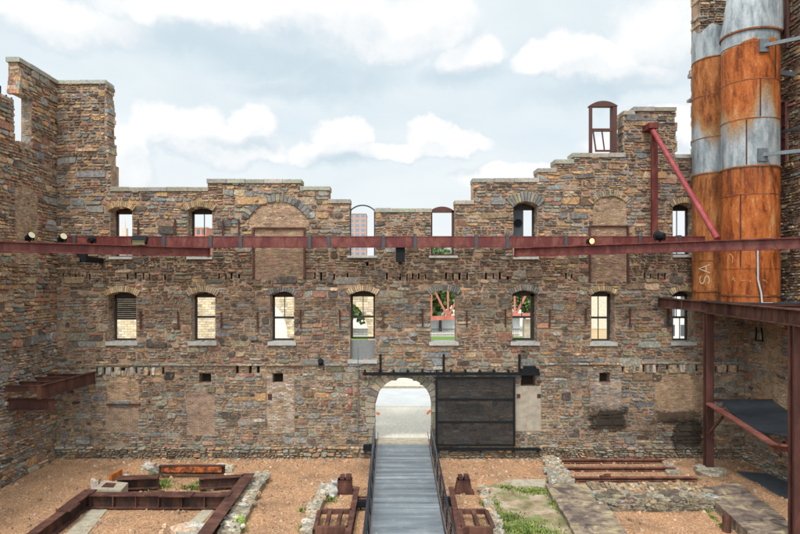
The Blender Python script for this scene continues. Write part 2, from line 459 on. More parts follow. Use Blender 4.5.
slab(mb, FB, X0, X1, -.6, 60, winl + pockets + sky, TW)
core = mb.build('mortar_core', MO, back)
POCKET_SHADE = mat_plain('pocket_shade_stone', (.035, .027, .02), .95, 0, .3, 5, .3)  # near-black pocket backs: the shade of a deep hole painted as colour
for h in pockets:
    mb = MB(); mb.face([FB(h.a - .01, h.c - .01, -.6), FB(h.b + .01, h.c - .01, -.6), FB(h.b + .01, h.d + .01, -.6), FB(h.a - .01, h.d + .01, -.6)]); mb.build('wall_pocket', POCKET_SHADE, back)

mb = MB(); rng = random.Random(11)
rub_holes = winl + pockets + sky + list(blind.values())
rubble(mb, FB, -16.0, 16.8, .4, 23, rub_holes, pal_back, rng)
# foot of the wall: bigger footing stones that step out
FBf = frame_fn((0, D - .10, 0), (1, 0, 0), (0, -1, 0))
rubble(mb, FBf, -16.0, 16.8, -.1, .38, [Hole(wx(374), wx(433), -1, 3)], pal_const([(TN, 1.6), (GG, 2.4), (OL, 2), (BN, 1.6), (OC, .7)]), rng, band=(.2, .3), prot=(.0, .12), sc=1.0)
# stringcourse ledge
for a, b, y in ((95, 349, 365), (545, 622, 364), (640, 740, 363)):
    u = wx(a)
    while u < wx(b):
        L = rng.uniform(.35, 1.1); stone(mb, FB, u, min(u + L, wx(b)) - .02, wz(y) - .04, wz(y) + .06, rng.uniform(.08, .13), rng, jit(rng, pick(rng, [(GG, 2), (BN, 1), (TN, 1)])), .5); u += L
# jamb stones inside every opening that shows its reveal
for k, h in list(WO.items()) + [('t4', tall4), ('t5', tall5)]:
    left = (h.a + h.b) / 2 < 0
    z1 = h.d - h.rise * .9 if h.d < 50 else wz(207)
    Fj = frame_fn((h.a, D, 0), (0, 1, 0), (1, 0, 0)) if left else frame_fn((h.b, D, 0), (0, 1, 0), (-1, 0, 0))
    rubble(mb, Fj, 0, TW, h.c, z1, [], pal_const([(GG, 2), (PL, 1), (TN, 1), (BN, 1)]), rng, band=(.2, .32), prot=(.0, .02))
# jagged broken edges of the two towers
for x0, sgn, ya, yb in ((105, 1, 84, 150), (700, -1, -8, 150), (624, -1, 116, 150), (675, 1, 112, 152)):
    y = ya
    while y < yb:
        h = rng.uniform(2.5, 5.5); w = rng.uniform(.0, .12) if x0 != 700 else (rng.uniform(.12, .26) if 62 < y < 70 or 92 < y < 98 else rng.uniform(0, .07))
        if x0 == 105: w += .1 * (y - ya) / (yb - ya)
        xa = wx(x0)
        for yy in (0, .28, .56):
            a, b = (xa - .02, xa + w) if sgn > 0 else (xa - w, xa + .02)
            if b - a > .05: mb.box((a, D - .03 + yy, wz(y + h) + .01), (b, D + yy + .25, wz(y) - .01), jit(rng, pick(rng, [(GG, 1), (BN, 2), (TN, 1), (BG, 1)])))
        y += h
for row, y0, y1 in (((97, 104.5, 113, 122.5, 129, 136, 143, 150, 157, 163), 367, 375), ((623, 630, 637, 644, 650.5, 657, 667.5, 678, 687, 697, 707, 716, 727.5, 738), 364.5, 373)):
    for xa, xb in zip(row, row[1:]):
        if rng.random() < .85: stone(mb, FB, wx(xa + 1.6), wx(xb - 1.6), wz(y1), wz(y0), rng.uniform(.07, .11), rng, jit(rng, pick(rng, [(TN, 2), (GG, 2), (PL, .7)])), .6)
mas = mb.build('rubble_masonry', ST, back)
# reddish / pale brick infills and plaster
def infill(key, ws, mat=BR, miss=0.0, prot=(.0, .015), lab=None, name='brick_infill', bl=.22, bh=.075):
    h = blind[key]; m = MB()
    bricks(m, FB, h.a, h.b, h.c, h.d, [x for x in _arch_comp(h)] + pockets, pal_const(ws), rng, bl, bh, prot, .007, miss)
    return m.build(name, mat, back, lab)
def _arch_comp(h):
    """cells outside the arched head, as little holes"""
    out = []
    if h.rise:
        n = 12; z = h.d - h.rise
        for i in range(n):
            zz0, zz1 = z + h.rise * i / n, z + h.rise * (i + 1) / n; sp = h.span((zz0 + zz1) / 2)
            if sp: out += [Hole(h.a - 1, sp[0], zz0, zz1), Hole(sp[1], h.b + 1, zz0, zz1)]
    return out
PB = (.30, .18, .13); PK = (.27, .155, .11); YB = (.34, .24, .13); WB = (.42, .40, .36)
infill('b1', [(YB, 2), (TN, 2), (PB, 1)], miss=.06, lab='tan brick blocked arch above a grey brick panel')
infill('b1p', [((.20, .155, .115), 3), ((.23, .175, .125), 1)], prot=(.0, .004), lab='flat brown brick panel')
infill('b2', [((.23, .165, .135), 3), ((.26, .185, .145), 1)], prot=(.0, .004), lab='flat pinkish brown brick panel')
infill('b3', [(YB, 1.2), (WB, 2), ((.34, .28, .23), 1.5)], lab='pale whitewashed brick panel with a hole above')
infill('b5', [((.30, .29, .28), 2), (WB, .7), (BG, 1.4), (TN, 1)], lab='whitish patched brick panel above a black soot stain')
infill('b6', [(YB, 2.4), ((.26, .19, .12), 2), (PB, 1)], lab='wide blocked arch of ochre brick beside the steel post')
infill('B3', [(PB, 2), (TN, 2.6), (RB, .7), (YB, 1.4)], lab='blocked round arch of tan brick in the upper wall')
infill('B3p', [(PK, 2), (YB, 1.2), (RB, 1.2), (BN, 1.2), (GG, .5)], lab='recessed brick panel under the blocked round arch')
infill('B7', [(YB, 2), (TN, 2), (PB, 1.5)], lab='small blocked arch of tan brick near the silos')
infill('B7p', [(PK, 2), (BN, 2), (TN, .8)], lab='recessed brick panel under the small blocked arch')
h = blind['b4']; m = MB(); m.box((h.a, D - .012, h.c), (h.b, D + .01, h.d)); m.build('plaster_patch', WPLAS, back, 'pale plaster patch beside the sliding door')
for px in (518.5, 539): m = MB(); c = P(px, 396); m.bar(c + Vector((0, -.03, -.09)), c + Vector((0, -.03, .09)), .17, .03, up=Vector((0, 1, 0))); m.build('anchor_plate', RUSTD, back)
# brick arches
vs = {'oc': [(OC, 2), (YB, 2), (TN, 1)], 'ta': [(YB, 2), (TN, 2), (OL, 1)], 'gr': [((.16, .16, .145), 3), ((.12, .12, .115), 2), (OL, 1)]}
for k, th, n, pl in (('m1', .30, 17, 'ta'), ('m2', .30, 15, 'ta'), ('m3', .24, 12, 'gr'), ('m4', .3, 15, 'ta'), ('m5', .3, 15, 'gr'), ('m6', .28, 13, 'gr'), ('m7', .25, 13, 'ta'),
                  ('m8', .25, 13, 'ta'), ('u1', .3, 17, 'oc'), ('u2', .3, 17, 'oc'), ('u6', .5, 11, 'gr'), ('u8', .3, 15, 'ta')):
    m = MB(); voussoirs(m, FB, WO[k], th, n, pal_const(vs[pl]), rng); m.build('arch', BR, back)
for k, th, n, pl in (('b1', .27, 15, 'ta'), ('b6', .24, 26, 'ta'), ('B3', .36, 19, 'gr'), ('B7', .3, 19, 'ta')):
    m = MB(); voussoirs(m, FB, blind[k], th, n, pal_const(vs[pl]), rng, (.05, .10) if k[0] == 'B' else (.025, .05)); m.build('arch', BR, back)
m = MB(); voussoirs(m, FB, Hole(door.a, door.b, door.c, door.d, (door.b - door.a) / 2), .48, 17, pal_const([((.19, .18, .145), 3), ((.24, .205, .15), 2), ((.14, .13, .11), 1)]), rng, (.06, .10))
for s_ in (-1, 1):
    z = .75
    while z < door.d - 1.36:
        hh = rng.uniform(.28, .42); ww = rng.uniform(.3, .55); e = door.a if s_ < 0 else door.b
        stone(m, FB, min(e, e + s_ * ww), max(e, e + s_ * ww), z, min(z + hh, door.d - 1.34) - .02, rng.uniform(.05, .09), rng, jit(rng, pick(rng, [((.19, .18, .145), 3), ((.24, .205, .15), 2)])), .6); z += hh
m.build('doorway_arch', BR, back)
# copings
mb = MB()
for a, b, y, cp in SKY:
    if cp: coping(mb, FB, max(wx(a), -16.9) - .03, wx(b) + .05, wz(y), TW, .2 if y != 80 else .19)
mb.build('coping', CP, back)
# window sills
def sill(h, ex=.08, mat=SILL, th=.13):
    m = MB(); m.box((h.a - ex, D - .12, h.c - th + .01), (h.b + ex, D + TW - .06, h.c + .015)); return m.build('window_sill', mat, back)
for k in WO: sill(WO[k], .1 if k[0] == 'm' else .03, SILL, .17 if k[0] == 'm' else .12)
for h in (tall4, tall5): sill(h, .1, SILL, .1)
# window frames (behind, near the outer face)
YF = D + .68
def wframe(h, col=DKW, rail=.5, mun=(0, 0), zt=None, fw=.085, up=None, label=None, jl=1.0, jr=1.0):
    a, b = h.a + .01, h.b - .01; c = h.c + .02; d = (zt or h.d) - .01
    spring = d - (h.rise or .16)
    m = MB()
    m.box((a, YF, c), (a + fw * jl, YF + .12, spring)); m.box((b - fw * jr, YF, c), (b, YF + .12, spring)); m.box((a + fw * jl, YF + .01, c), (b - fw * jr, YF + .11, c + fw))
    # arched head
    hh = Hole(a, b, c, d, h.rise or .16); n = 10
    for i in range(n):
        ua, ub = a + (b - a) * i / n, a + (b - a) * (i + 1) / n
        q = [(ua, spring - .1), (ub, spring - .1), (ub, hh.top(ub)), (ua, hh.top(ua))]
        m.add([(u, YF, z) for u, z in q] + [(u, YF + .12, z) for u, z in q], [(0, 1, 2, 3), (7, 6, 5, 4), (0, 4, 5, 1), (2, 6, 7, 3), (1, 5, 6, 2), (3, 7, 4, 0)])
    o = m.build('window_frame', col, back, label)
    zr = c + (spring - c) * rail
    m = MB(); m.box((a + fw * .9, YF + .02, zr - .05), (b - fw * .9, YF + .1, zr + .05)); m.build('meeting_rail', col, o)
    for i, (lo, hi) in enumerate(((c + fw, zr - .05), (zr + .05, spring - .1))):
        if mun[i]:
            m = MB()
            for q in range(mun[i]):
                x = a + (b - a) * (q + 1) / (mun[i] + 1); m.box((x - .018, YF + .04, lo), (x + .018, YF + .08, hi))
            m.build('glazing_bar', col, o)
    return o, zr
o, zr = wframe(WO['m1'], DKW, .48, (0, 0), label='window frame with a dark boarded upper half')
m = MB(); h = WO['m1']; z = zr + .06
while z < h.d - .12: m.box((h.a + .08, YF + .03, z), (h.b - .08, YF + .07, z + .09)); z += .1
m.build('board', mat_plain('dark_boards', (.03, .03, .03), .8, 0, .3, 9, .2), o)
wframe(WO['m2'], DKW, .52); wframe(WO['m3'], DKW, .5, (0, 1)); 
h4 = Hole(WO['m4'].a, WO['m4'].b, wz(340.5), WO['m4'].d, .17)
o, zr = wframe(h4, DKW, .5, (0, 1), label='window frame above a grey filled panel')
m = MB(); m.box((WO['m4'].a, YF - .3, WO['m4'].c + .02), (WO['m4'].b, YF - .2, wz(341))); m.build('window_panel', PANEL, back, 'flat grey panel filling the foot of a window')
wframe(WO['m6'], DKW, .5, (0, 1), fw=.1, jl=.5, jr=1.6); wframe(WO['m7'], DKW, .5, (1, 1), fw=.08, jr=1.4); wframe(WO['m8'], DKW, .5, (2, 1), fw=.08)
wframe(WO['u1'], RDW, .42); wframe(WO['u2'], DKW, .42, (0, 1))
o, zr = wframe(WO['u6'], DKW, .38, (0, 0), fw=.09, label='window frame with a dark round fan panel in its upper half')
h = WO['u6']; m = MB(); m.box((h.a + .1, YF + .03, zr + .05), (h.a + .62, YF + .07, h.d - .25)); p_ = m.build('fan_panel', DGREY, o)
m = MB(); m.tube((h.a + .36, YF + .03, zr + .75), (h.a + .36, YF - .02, zr + .75), .2, 18); m.build('fan_ring', BLK, o)
wframe(WO['u8'], DKW, .3, (1, 1), fw=.08)
h = Hole(tall5.a, tall5.b, tall5.c, wz(204.5), .2); wframe(h, RDW, .42, (1, 0), fw=.1, label='free standing rusty red window frame rising above the wall top')
# thin hoop frame of the empty tall window
m = MB(); h = Hole(tall4.a + .03, tall4.b - .03, tall4.c, wz(204.5), .25); yy = D + .3
pts = [Vector((h.a, yy, h.c))] + [Vector((h.a + (h.b - h.a) * i / 16, yy, h.top(h.a + (h.b - h.a) * i / 16))) for i in range(17)] + [Vector((h.b, yy, h.c))]
for p, q in zip(pts, pts[1:]): m.bar(p, q + (q - p).normalized() * .02, .06, .05, up=Vector((0, 1, 0)))
m.build('window_frame', DGREY, back, 'thin dark metal hoop lining the empty tall window')
# iron anchor straps
mrod = None
for px, y0, y1 in [(141.6, 311, 329), (179, 311, 328), (222, 312, 328), (258, 312, 329), (301, 310, 328), (340, 310, 327), (383, 310, 327), (422.5, 309, 327), (466.5, 310, 327), (505, 309, 327), (549, 309, 327),
                   (585, 308, 325), (629, 308, 325), (667, 308, 325), (139, 219, 236), (176, 219, 236), (223.5, 220, 236), (239.5, 220, 236)]:
    m = MB(); m.box((wx(px) - .035, D - .19, wz(y1)), (wx(px) + .035, D - .13, wz(y0))); m.build('anchor_strap', RUSTD, back)
for px in (253.5, 304.5, 589.5, 627.5):
    m = MB(); y0, y1 = (228, 278) if px < 400 else (226, 282); m.box((wx(px) - .04, D - .14, wz(y1)), (wx(px) + .04, D - .01, wz(y0))); m.build('steel_channel', RUSTD, back)
for a, b, y in ((253, 305, 228), (589, 628, 226), (108, 140, 404.3)):
    m = MB(); m.box((wx(a) - .02, D - .11, wz(y) - .03), (wx(b) + .02, D - .005, wz(y) + .03)); m.build('steel_lintel', RUSTD, back)

# pipe stubs low on the right
for px in (686, 698.5):
    m = MB(); c = P(px, 450); m.tube(c + Vector((0, -.2, 0)), c + Vector((0, .1, 0)), .13, 14, cap=False); m.tube(c + Vector((0, .02, 0)), c + Vector((0, .1, 0)), .12, 14)
    m.build('pipe_stub', GREY, back)
# rusty plate beside the whitewashed panel
m = MB(); m.box((wx(268), D - .03, wz(400)), (wx(272), D, wz(394))); m.build('rusty_plate', RUSTD, back)
# standing window frame on top of the wall
ft = thing('window_frame', P(604, 153), 'empty dark red arched window frame standing alone on top of the stepped wall', 'window frame')
h = Hole(wx(590.5), wx(618), wz(153) + .01, wz(100), .22); yb = D + .1
def sash(par):
    m = MB(); a, b, c, d = h.a, h.b, h.c, h.d; sp = d - .22; w = .13
    m.box((a, yb, c), (a + w, yb + .16, sp)); m.box((b - w * 1.4, yb, c), (b, yb + .5, sp))
    n = 10
    for i in range(n):
        ua, ub = a - .02 + (b - a + .04) * i / n, a - .02 + (b - a + .04) * (i + 1) / n
        q = [(ua, sp - .04), (ub, sp - .04), (ub, h.top(min(max(ub, a), b))), (ua, h.top(min(max(ua, a), b)))]
        m.add([(u, yb - .02, z) for u, z in q] + [(u, yb + .3, z) for u, z in q], [(0, 1, 2, 3), (7, 6, 5, 4), (0, 4, 5, 1), (2, 6, 7, 3), (1, 5, 6, 2), (3, 7, 4, 0)])
    m.build('frame', RDW, par)
    zr = wz(129); m = MB(); m.box((a + w, yb + .02, zr - .07), (b - w * 1.4, yb + .14, zr + .07)); m.build('meeting_rail', RDW, par)
    m = MB()
    m.bar((a + w + .02, yb + .0, zr), (a + w + .14, yb - .1, c + .08), .06, .06); m.bar((b - w * 1.5, yb + .0, zr), (b - w * 1.5 + .02, yb - .1, c + .08), .06, .06)
    m.bar((a + w + .1, yb - .1, c + .1), (b - w * 1.5, yb - .1, c + .1), .07, .09); m.bar(((a + b) / 2 - .08, yb + .0, zr), ((a + b) / 2 + .02, yb - .1, c + .1), .05, .05)
    m.build('tilted_sash', RDW, par)
sash(ft)

# ================================================================== SIDE WALLS
def side_wall(name, X, Nx, label, TH, holes_sky, holes, y0=12.0):
    w = thing(name, (X, 28, 0), label, 'wall')
    F = frame_fn((X, 0, 0), (0, 1, 0), (Nx, 0, 0))
    m = MB(); slab(m, F, y0, D - .004, -.6, 60, holes + holes_sky, TH)
    m.build('mortar_core', MO, w)
    return w, F
def dY(px): return 336.0 / (VX - px) * D       # y on the left wall plane for a picture column
def dYr(px): return 352.8 / (px - VX) * D
def zL(px, py): return wz(py, dY(px) / D)
def zR(px, py): return wz(py, dYr(px) / D)
XL = -16.0
yst = dY(18.5)          # end of the high stub
zt = wz(80)
yj_ = dY(31)
lsky = [Hole(yst, 31, zt - .2, 60), Hole(dY(13.5), yst, zL(18, 143), 60), Hole(0, dY(13.5), zL(0, 93), 60)]
lwin = [Hole(yst - .001, yj_, zL(25, 143), zL(28, 97))]
lw, FL = side_wall('left_wall', XL, 1, 'rough rubble side wall running toward the viewer at the far left', .45, lsky, lwin)
mb = MB(); rl = random.Random(21)
patch = [Hole(dY(15), dY(37), zL(26, 262), zL(26, 185), .3)]
rubble(mb, FL, 19, D, .0, 20, lsky + lwin + patch, pal_side, rl, seed=3.0, prot=(.0, .08))
# face of the stub that looks at the viewer
FE = frame_fn((XL, yst, 0), (-1, 0, 0), (0, -1, 0))
rubble(mb, FE, 0, .43, zL(25, 97), zt - .2, [], pal_side, rl, prot=(.0, .05))
FJ = frame_fn((XL, yj_, 0), (-1, 0, 0), (0, -1, 0))
rubble(mb, FJ, 0, .43, zL(25, 143), zL(28, 97), [], pal_const([(GG, 3), (BG, 2), (PL, 1)]), rl, prot=(.0, .03))
for k in range(5):
    z = zL(25, 97) + k * .19; o = .34 - .07 * k
    x = -16.45
    while x < -15.98:
        l = rl.uniform(.2, .4); mb.box((x, yst - .05 + (.2 - o) * .5, z), (min(x + l, -15.93), yst + .1, z + .17), pal_side(rl, 0, 9)); x += l + .015
mb.build('rubble_masonry', ST, lw)
m = MB(); bricks(m, FL, dY(15), dY(37), zL(26, 262), zL(26, 185), _arch_comp(patch[0]), pal_const([(YB, 2), (TN, 3), (PB, 1)]), rl, .22, .075, (.0, .015), .007, .03); m.build('brick_infill', BR, lw, 'narrow upright patch of tan brick')
m = MB(); coping(m, FL, yst - .12, D - .02, zt, .45, .2, rl, .1, .9); m.build('coping', CP, lw)
m = MB(); yj = (yst + dY(13.5)) / 2
for q in (.02, .4): m.bar((XL - .3, yst - q, zL(18, 144)), (XL - .3, yst - q, zL(18, 97)), .05, .05)
for q in (100, 112, 126): m.bar((XL - .3, yst - .0, zL(18, q)), (XL - .3, dY(13.0), zL(18, q)), .05, .07)
m.build('window_bars', RUSTD, lw, 'rusty upright bars in the broken window opening')
m = MB()
for q in range(4): m.bar((XL - .5, dY(12) - q * .4, zL(8, 95)), (XL - .5, dY(12) - q * .4, zL(8, 84)), .04, .04)
m.bar((XL - .5, dY(12), zL(8, 84)), (XL - .5, dY(12) - 1.4, zL(8, 84)), .04, .04)
m.build('guard_rail', BLK, lw)

XR = 16.8
rsky = [Hole(0, 31, 24.0, 60)]
rwin = [Hole(dYr(791), dYr(775.5), zR(783, 52), zR(783, -3)), Hole(dYr(789), dYr(776.5), zR(783, 163), zR(783, 104))]
rw, FR = side_wall('right_wall', XR, -1, 'tall rubble side wall behind the two rusty silos at the far right', .9, rsky, rwin)
mb = MB(); r2 = random.Random(31)
rp = [Hole(dYr(782), dYr(763), zR(772, 372), zR(772, 325)), Hole(dYr(790), dYr(762), zR(775, 430), zR(775, 376))]
rubble(mb, FR, 19, D, .45, 24, rsky + rwin + rp, pal_side, r2, seed=8.0, prot=(.0, .08))
FRp = frame_fn((XR - .16, 0, 0), (0, 1, 0), (-1, 0, 0))
rubble(mb, FRp, 19, D - .3, -.05, .45, [], pal_const([(TN, 2), (PL, 1), (GG, 2)]), r2, prot=(.02, .1))
mb.build('rubble_masonry', ST, rw)
for h in rp:
    m = MB(); bricks(m, FR, h.a, h.b, h.c, h.d, [], pal_const([(YB, 2), (TN, 2), (OL, 1)]), r2); m.build('brick_infill', BR, rw)
for k, h in enumerate(rwin):
    m = MB(); x = XR - .17
    if k == 0:
        m.box((x, h.a, h.c), (x + .2, h.a + .15, h.d)); m.box((x, h.b - .15, h.c), (x + .2, h.b, h.d)); m.box((x, h.a + .15, zR(783, 32)), (x + .2, h.b - .15, zR(783, 22)))
        o = m.build('window_frame', RDW, rw)
        m = MB(); m.box((x + .3, h.a, h.c), (x + .4, h.b, h.d)); m.build('stone_filling', MO, o)
        m = MB(); m.bar((x, (h.a + h.b) / 2 + .2, zR(782, 24)), (x - .5, h.a - .5, zR(790, 9)), .07, .07); m.build('red_prop', REDP, rw)
    else:
        m.box((x + .02, h.a, h.c), (x + .1, h.b, h.d))
        for q in range(6): z = h.c + (h.d - h.c) * q / 5; m.box((x, h.a, z - .04), (x + .02, h.b, z + .04))
        m.build('shutter', mat_plain('red_brown_shutter', (.10, .03, .03), .6, 0, .4, 5, .2), rw, 'closed dark red metal shutter')
m = MB()   # lantern bracket below the platform
c = Vector((XR - .25, dYr(765), zR(765, 333)))
for q in (-.2, .2): m.bar(c + Vector((0, q, .25)), c + Vector((0, q * 1.4, -.35)), .05, .05)
m.bar(c + Vector((0, -.28, -.35)), c + Vector((0, .28, -.35)), .05, .05); m.build('iron_bracket', BLK, rw)

# ================================================================== GROUND
def mat_gravel():
    m, nt, b = M('reddish_gravel'); n = N(nt); p = n.pos()
    vo = n.new('ShaderNodeTexVoronoi'); n.put(vo.inputs['Vector'], p); vo.inputs['Scale'].default_value = 26
    v2 = n.new('ShaderNodeTexVoronoi'); n.put(v2.inputs['Vector'], p); v2.inputs['Scale'].default_value = 47
    sp = n.new('ShaderNodeSeparateColor'); n.put(sp.inputs[0], vo.outputs['Color'])
    c = n.ramp(sp.outputs[0], [(.0, (.24, .12, .058)), (.35, (.31, .165, .082)), (.7, (.40, .228, .122)), (.95, (.46, .31, .19)), (1.0, (.54, .43, .32))])
    sp2 = n.new('ShaderNodeSeparateColor'); n.put(sp2.inputs[0], v2.outputs['Color'])
    c = n.mix(1.0, c, n.ramp(sp2.outputs[1], [(0, .8), (1, 1.2)]), 'MULTIPLY')
    big = n.noise(p, .6, 5, .6)
    c = n.mix(1.0, c, n.ramp(big, [(.3, (.62, .63, .66)), (.5, (.98, .98, 1)), (.7, (1.15, 1.12, 1.06))]), 'MULTIPLY')
    c = n.mix(n.ramp(n.noise(p, 1.9, 6, .7), [(.58, 0.0), (.7, .5)]), c, (.20, .125, .08))
    n.put(b.inputs['Base Color'], c); b.inputs['Roughness'].default_value = .95; b.inputs['Specular IOR Level'].default_value = .2
    n.bump(n.math('ADD', vo.outputs['Distance'], n.math('MULTIPLY', n.noise(p, 3, 5, .6), 2.0)), .6, .03, b)
    return m
GRV = mat_gravel()
m = MB()
nx, ny = 130, 90
g0 = []
for j in range(ny + 1):
    for i in range(nx + 1):
        x = -17.5 + 35.8 * i / nx; y = 8 + 22.9 * j / ny
        g0.append((x, y, .05 * noise.noise(Vector((x * .5, y * .5, 1))) + .02 * noise.noise(Vector((x * 2, y * 2, 4))) + (.06 * max(0, 1 - (D - y) / .7) if y < D else .06)))
m.add(g0, [(j * (nx + 1) + i, j * (nx + 1) + i + 1, (j + 1) * (nx + 1) + i + 1, (j + 1) * (nx + 1) + i) for j in range(ny) for i in range(nx)])
m.build('courtyard_ground', GRV, kind='structure', smooth=True)
m = MB(); m.box((-700, -500, -1.0), (700, 31.3, -.5)); m.build('terrain', mat_plain('earth', (.16, .14, .10), .95), kind='structure')
# loose stones on the gravel
m = MB(); rg = random.Random(5)
for k in range(1500):
    x, y = rg.uniform(-15.8, 16.6), 21 + 9.3 * rg.random()
    if rg.random() < .35: y = 30.35 - abs(rg.gauss(0, .25))
    s_ = rg.uniform(.03, .085) * (1.6 if rg.random() < .05 else 1)
    c = Vector((x, y, .03 + .05 * noise.noise(Vector((x * .5, y * .5, 1)))))
    vs_ = [c + Vector((rg.uniform(.6, 1.1) * s_ * a, rg.uniform(.6, 1.1) * s_ * b, rg.uniform(.3, .8) * s_ * q)) for a, b, q in ((-1,-1,-1),(1,-1,-1),(1,1,-1),(-1,1,-1),(-.7,-.7,1),(.7,-.7,1),(.7,.7,1),(-.7,.7,1))]
    m.add(vs_, [(4,5,6,7),(0,1,5,4),(1,2,6,5),(2,3,7,6),(3,0,4,7)], jit(rg, pick(rg, [((.40, .23, .14), 4), (TN, 2), ((.5, .36, .26), 1), ((.3, .2, .14), 1)])))
m.build('loose_pebbles', RK, label='small loose pebbles scattered over the reddish gravel', cat='pebbles', kind='stuff')

# outside: plaza, road, grass
m = MB(); m.box((-700, 31.2, -.6), (700, 39.4, .75))
def mat_pave():
    mm, nt, b = M('pale_paving'); n = N(nt); p = n.pos()
    br = n.new('ShaderNodeTexBrick'); n.put(br.inputs[0], p); br.inputs['Scale'].default_value = 1.0
    br.inputs['Color1'].default_value = (.62, .57, .48, 1); br.inputs['Color2'].default_value = (.52, .475, .39, 1); br.inputs['Mortar'].default_value = (.42, .38, .31, 1)
    br.inputs['Mortar Size'].default_value = .02; br.inputs['Brick Width'].default_value = .3; br.inputs['Row Height'].default_value = .6
    c = n.mix(.8, br.outputs[0], (.52, .475, .40)); c = n.mix(1.0, c, n.ramp(n.noise(n.scalev(p, (3, .6, 1)), 3, 6, .7), [(.3, .85), (.7, 1.12)]), 'MULTIPLY')
    n.put(b.inputs['Base Color'], c); b.inputs['Roughness'].default_value = .9; return mm
m.build('plaza_paving', mat_pave(), kind='structure')
m = MB(); m.box((-700, 39.4, -.6), (700, 47, .65)); m.build('road', mat_plain('road_surface', (.42, .42, .415), .95, 0, .12, .8, .1), kind='structure')
m = MB(); m.box((-700, 39.4, .6), (700, 39.55, .754)); m.box((-700, 46.9, .6), (700, 47.05, .80)); m.build('kerb', CONC, kind='structure')
m = MB(); m.box((-700, 47.05, -.6), (700, 900, .75)); m.build('far_ground', mat_plain('far_path', (.48, .44, .36), .95, 0, .2, .3, .1), kind='structure')
GRS = mat_plain('grass_green', (.10, .17, .03), .9, 0, .4, 3, .3)
m = MB(); a, b = G(395, 342, .76), G(520, 333, .76); m.box((-8, 80, .7), (26, 90, .79)); m.build('grass_verge', GRS, kind='structure')

# ================================================================== RAMP WALKWAY
zA, zB = .78, .07   # deck height at the door and at the near end
yA, yB = D + .85, 16.0
def dz(y): return zA + (zB - zA) * (yA - y) / (yA - 21.3) if y > 21.3 else zB
rmp = thing('ramp_walkway', (.5, 24, 0), 'grey boarded ramp with black railings leading up to the arched doorway', 'ramp')
def mat_deck():
    mm, nt, b = M('weathered_deck_boards'); n = N(nt); p = n.pos(); v = n.scalev(p, (.35, 3.6, 1))
    c = n.ramp(n.noise(v, .8, 4, .6), [(.3, (.085, .10, .112)), (.55, (.135, .155, .17)), (.75, (.22, .245, .26))])
    at = n.new('ShaderNodeVertexColor', layer_name='Col').outputs[0]
    c = n.mix(n.ramp(n.noise(p, 2.2, 7, .72), [(.5, 0.0), (.72, .45)]), c, (.30, .29, .26)); n.put(b.inputs['Base Color'], n.mix(1.0, c, at, 'MULTIPLY')); b.inputs['Roughness'].default_value = .6
    n.bump(n.noise(p, 20, 3, .6), .2, .01, b); return mm
m = MB(); y = yB; xl, xr = -.72, 1.74
while y < yA - .9:
    k = R.uniform(.78, 1.2); w = .145
    q = [(xl, y, dz(y)), (xr, y, dz(y)), (xr, y + w - .014, dz(y + w)), (xl, y + w - .014, dz(y + w))]
    m.add(q + [(a, b, c - .04) for a, b, c in q], [(0, 1, 2, 3), (0, 4, 5, 1), (1, 5, 6, 2), (2, 6, 7, 3), (3, 7, 4, 0)], (k, k, k)); y += w
m.build('deck', mat_deck(), rmp)
m = MB(); m.box((xl, yA - .88, .6), (xr, yA + .1, .79)); m.build('threshold', CONC, rmp)
m = MB()
for x in (xl - .05, xr + .05):
    m.bar((x, yB, dz(yB) - .14), (x, 21.3, dz(21.3) - .14), .09, .26); m.bar((x, 21.3, dz(21.3) - .14), (x, yA - .9, dz(yA - .9) - .14), .09, .26)
m.build('side_beam', DGREY, rmp)
RB2 = mat_plain('dark_blue_black_rail', (.02, .028, .045), .25, .3, .2, 5, 0, .6)
for sx, x in ((-1, xl - .06), (1, xr + .06)):
    m = MB(); ys = [yB, 21.3, 30.1]
    for p, q in zip(ys, ys[1:]):
        m.tube((x + sx * .05, p, dz(p) + .98), (x + sx * .05, q, dz(q) + .98), .036, 10)
        m.bar((x + sx * .03, p, dz(p) + .5), (x + sx * .03, q, dz(q) + .5), .02, .02)
        for hz in (.2, .35, .65, .8): m.tube((x + sx * .03, p, dz(p) + hz), (x + sx * .03, q, dz(q) + hz), .009, 6)
    y = 17.0
    o = m.build('handrail', RB2, rmp)
    for y in (17, 18.45, 19.9, 21.35, 22.8, 24.25, 25.7, 27.15, 28.6, 30.1):
        m = MB(); m.bar((x, y, dz(y) - .1), (x + sx * .05, y, dz(y) + .96), .045, .06, up=Vector((0, 1, 0))); m.build('railing_post', BLK, o)
    m = MB(); m.bar((x - sx * .13, yB, dz(yB) + .72), (x - sx * .13, 21.3, dz(21.3) + .72), .035, .035); m.bar((x - sx * .13, 21.3, dz(21.3) + .72), (x - sx * .13, 30.0, dz(30) + .72), .035, .035)
    m.build('grab_rail', mat_plain('brown_rail', (.16, .12, .11), .4, .4, .2, 4, 0), o)
for sx, px, py in ((-1, 362, 505), (1, 449.5, 502)):
    q = G(px, py, .2); m = MB(); m.box((q.x - .16, q.y - .12, .12), (q.x + .16, q.y + .12, .34)); m.bar((q.x - .05, q.y + .1, .12), (q.x - .05, q.y + .1, -.05), .05, .05)
    o = m.build('floodlight', BLK, label='small black floodlight on the gravel just %s of the ramp' % ('left' if sx < 0 else 'right'), cat='floodlight', group='ramp floodlights')

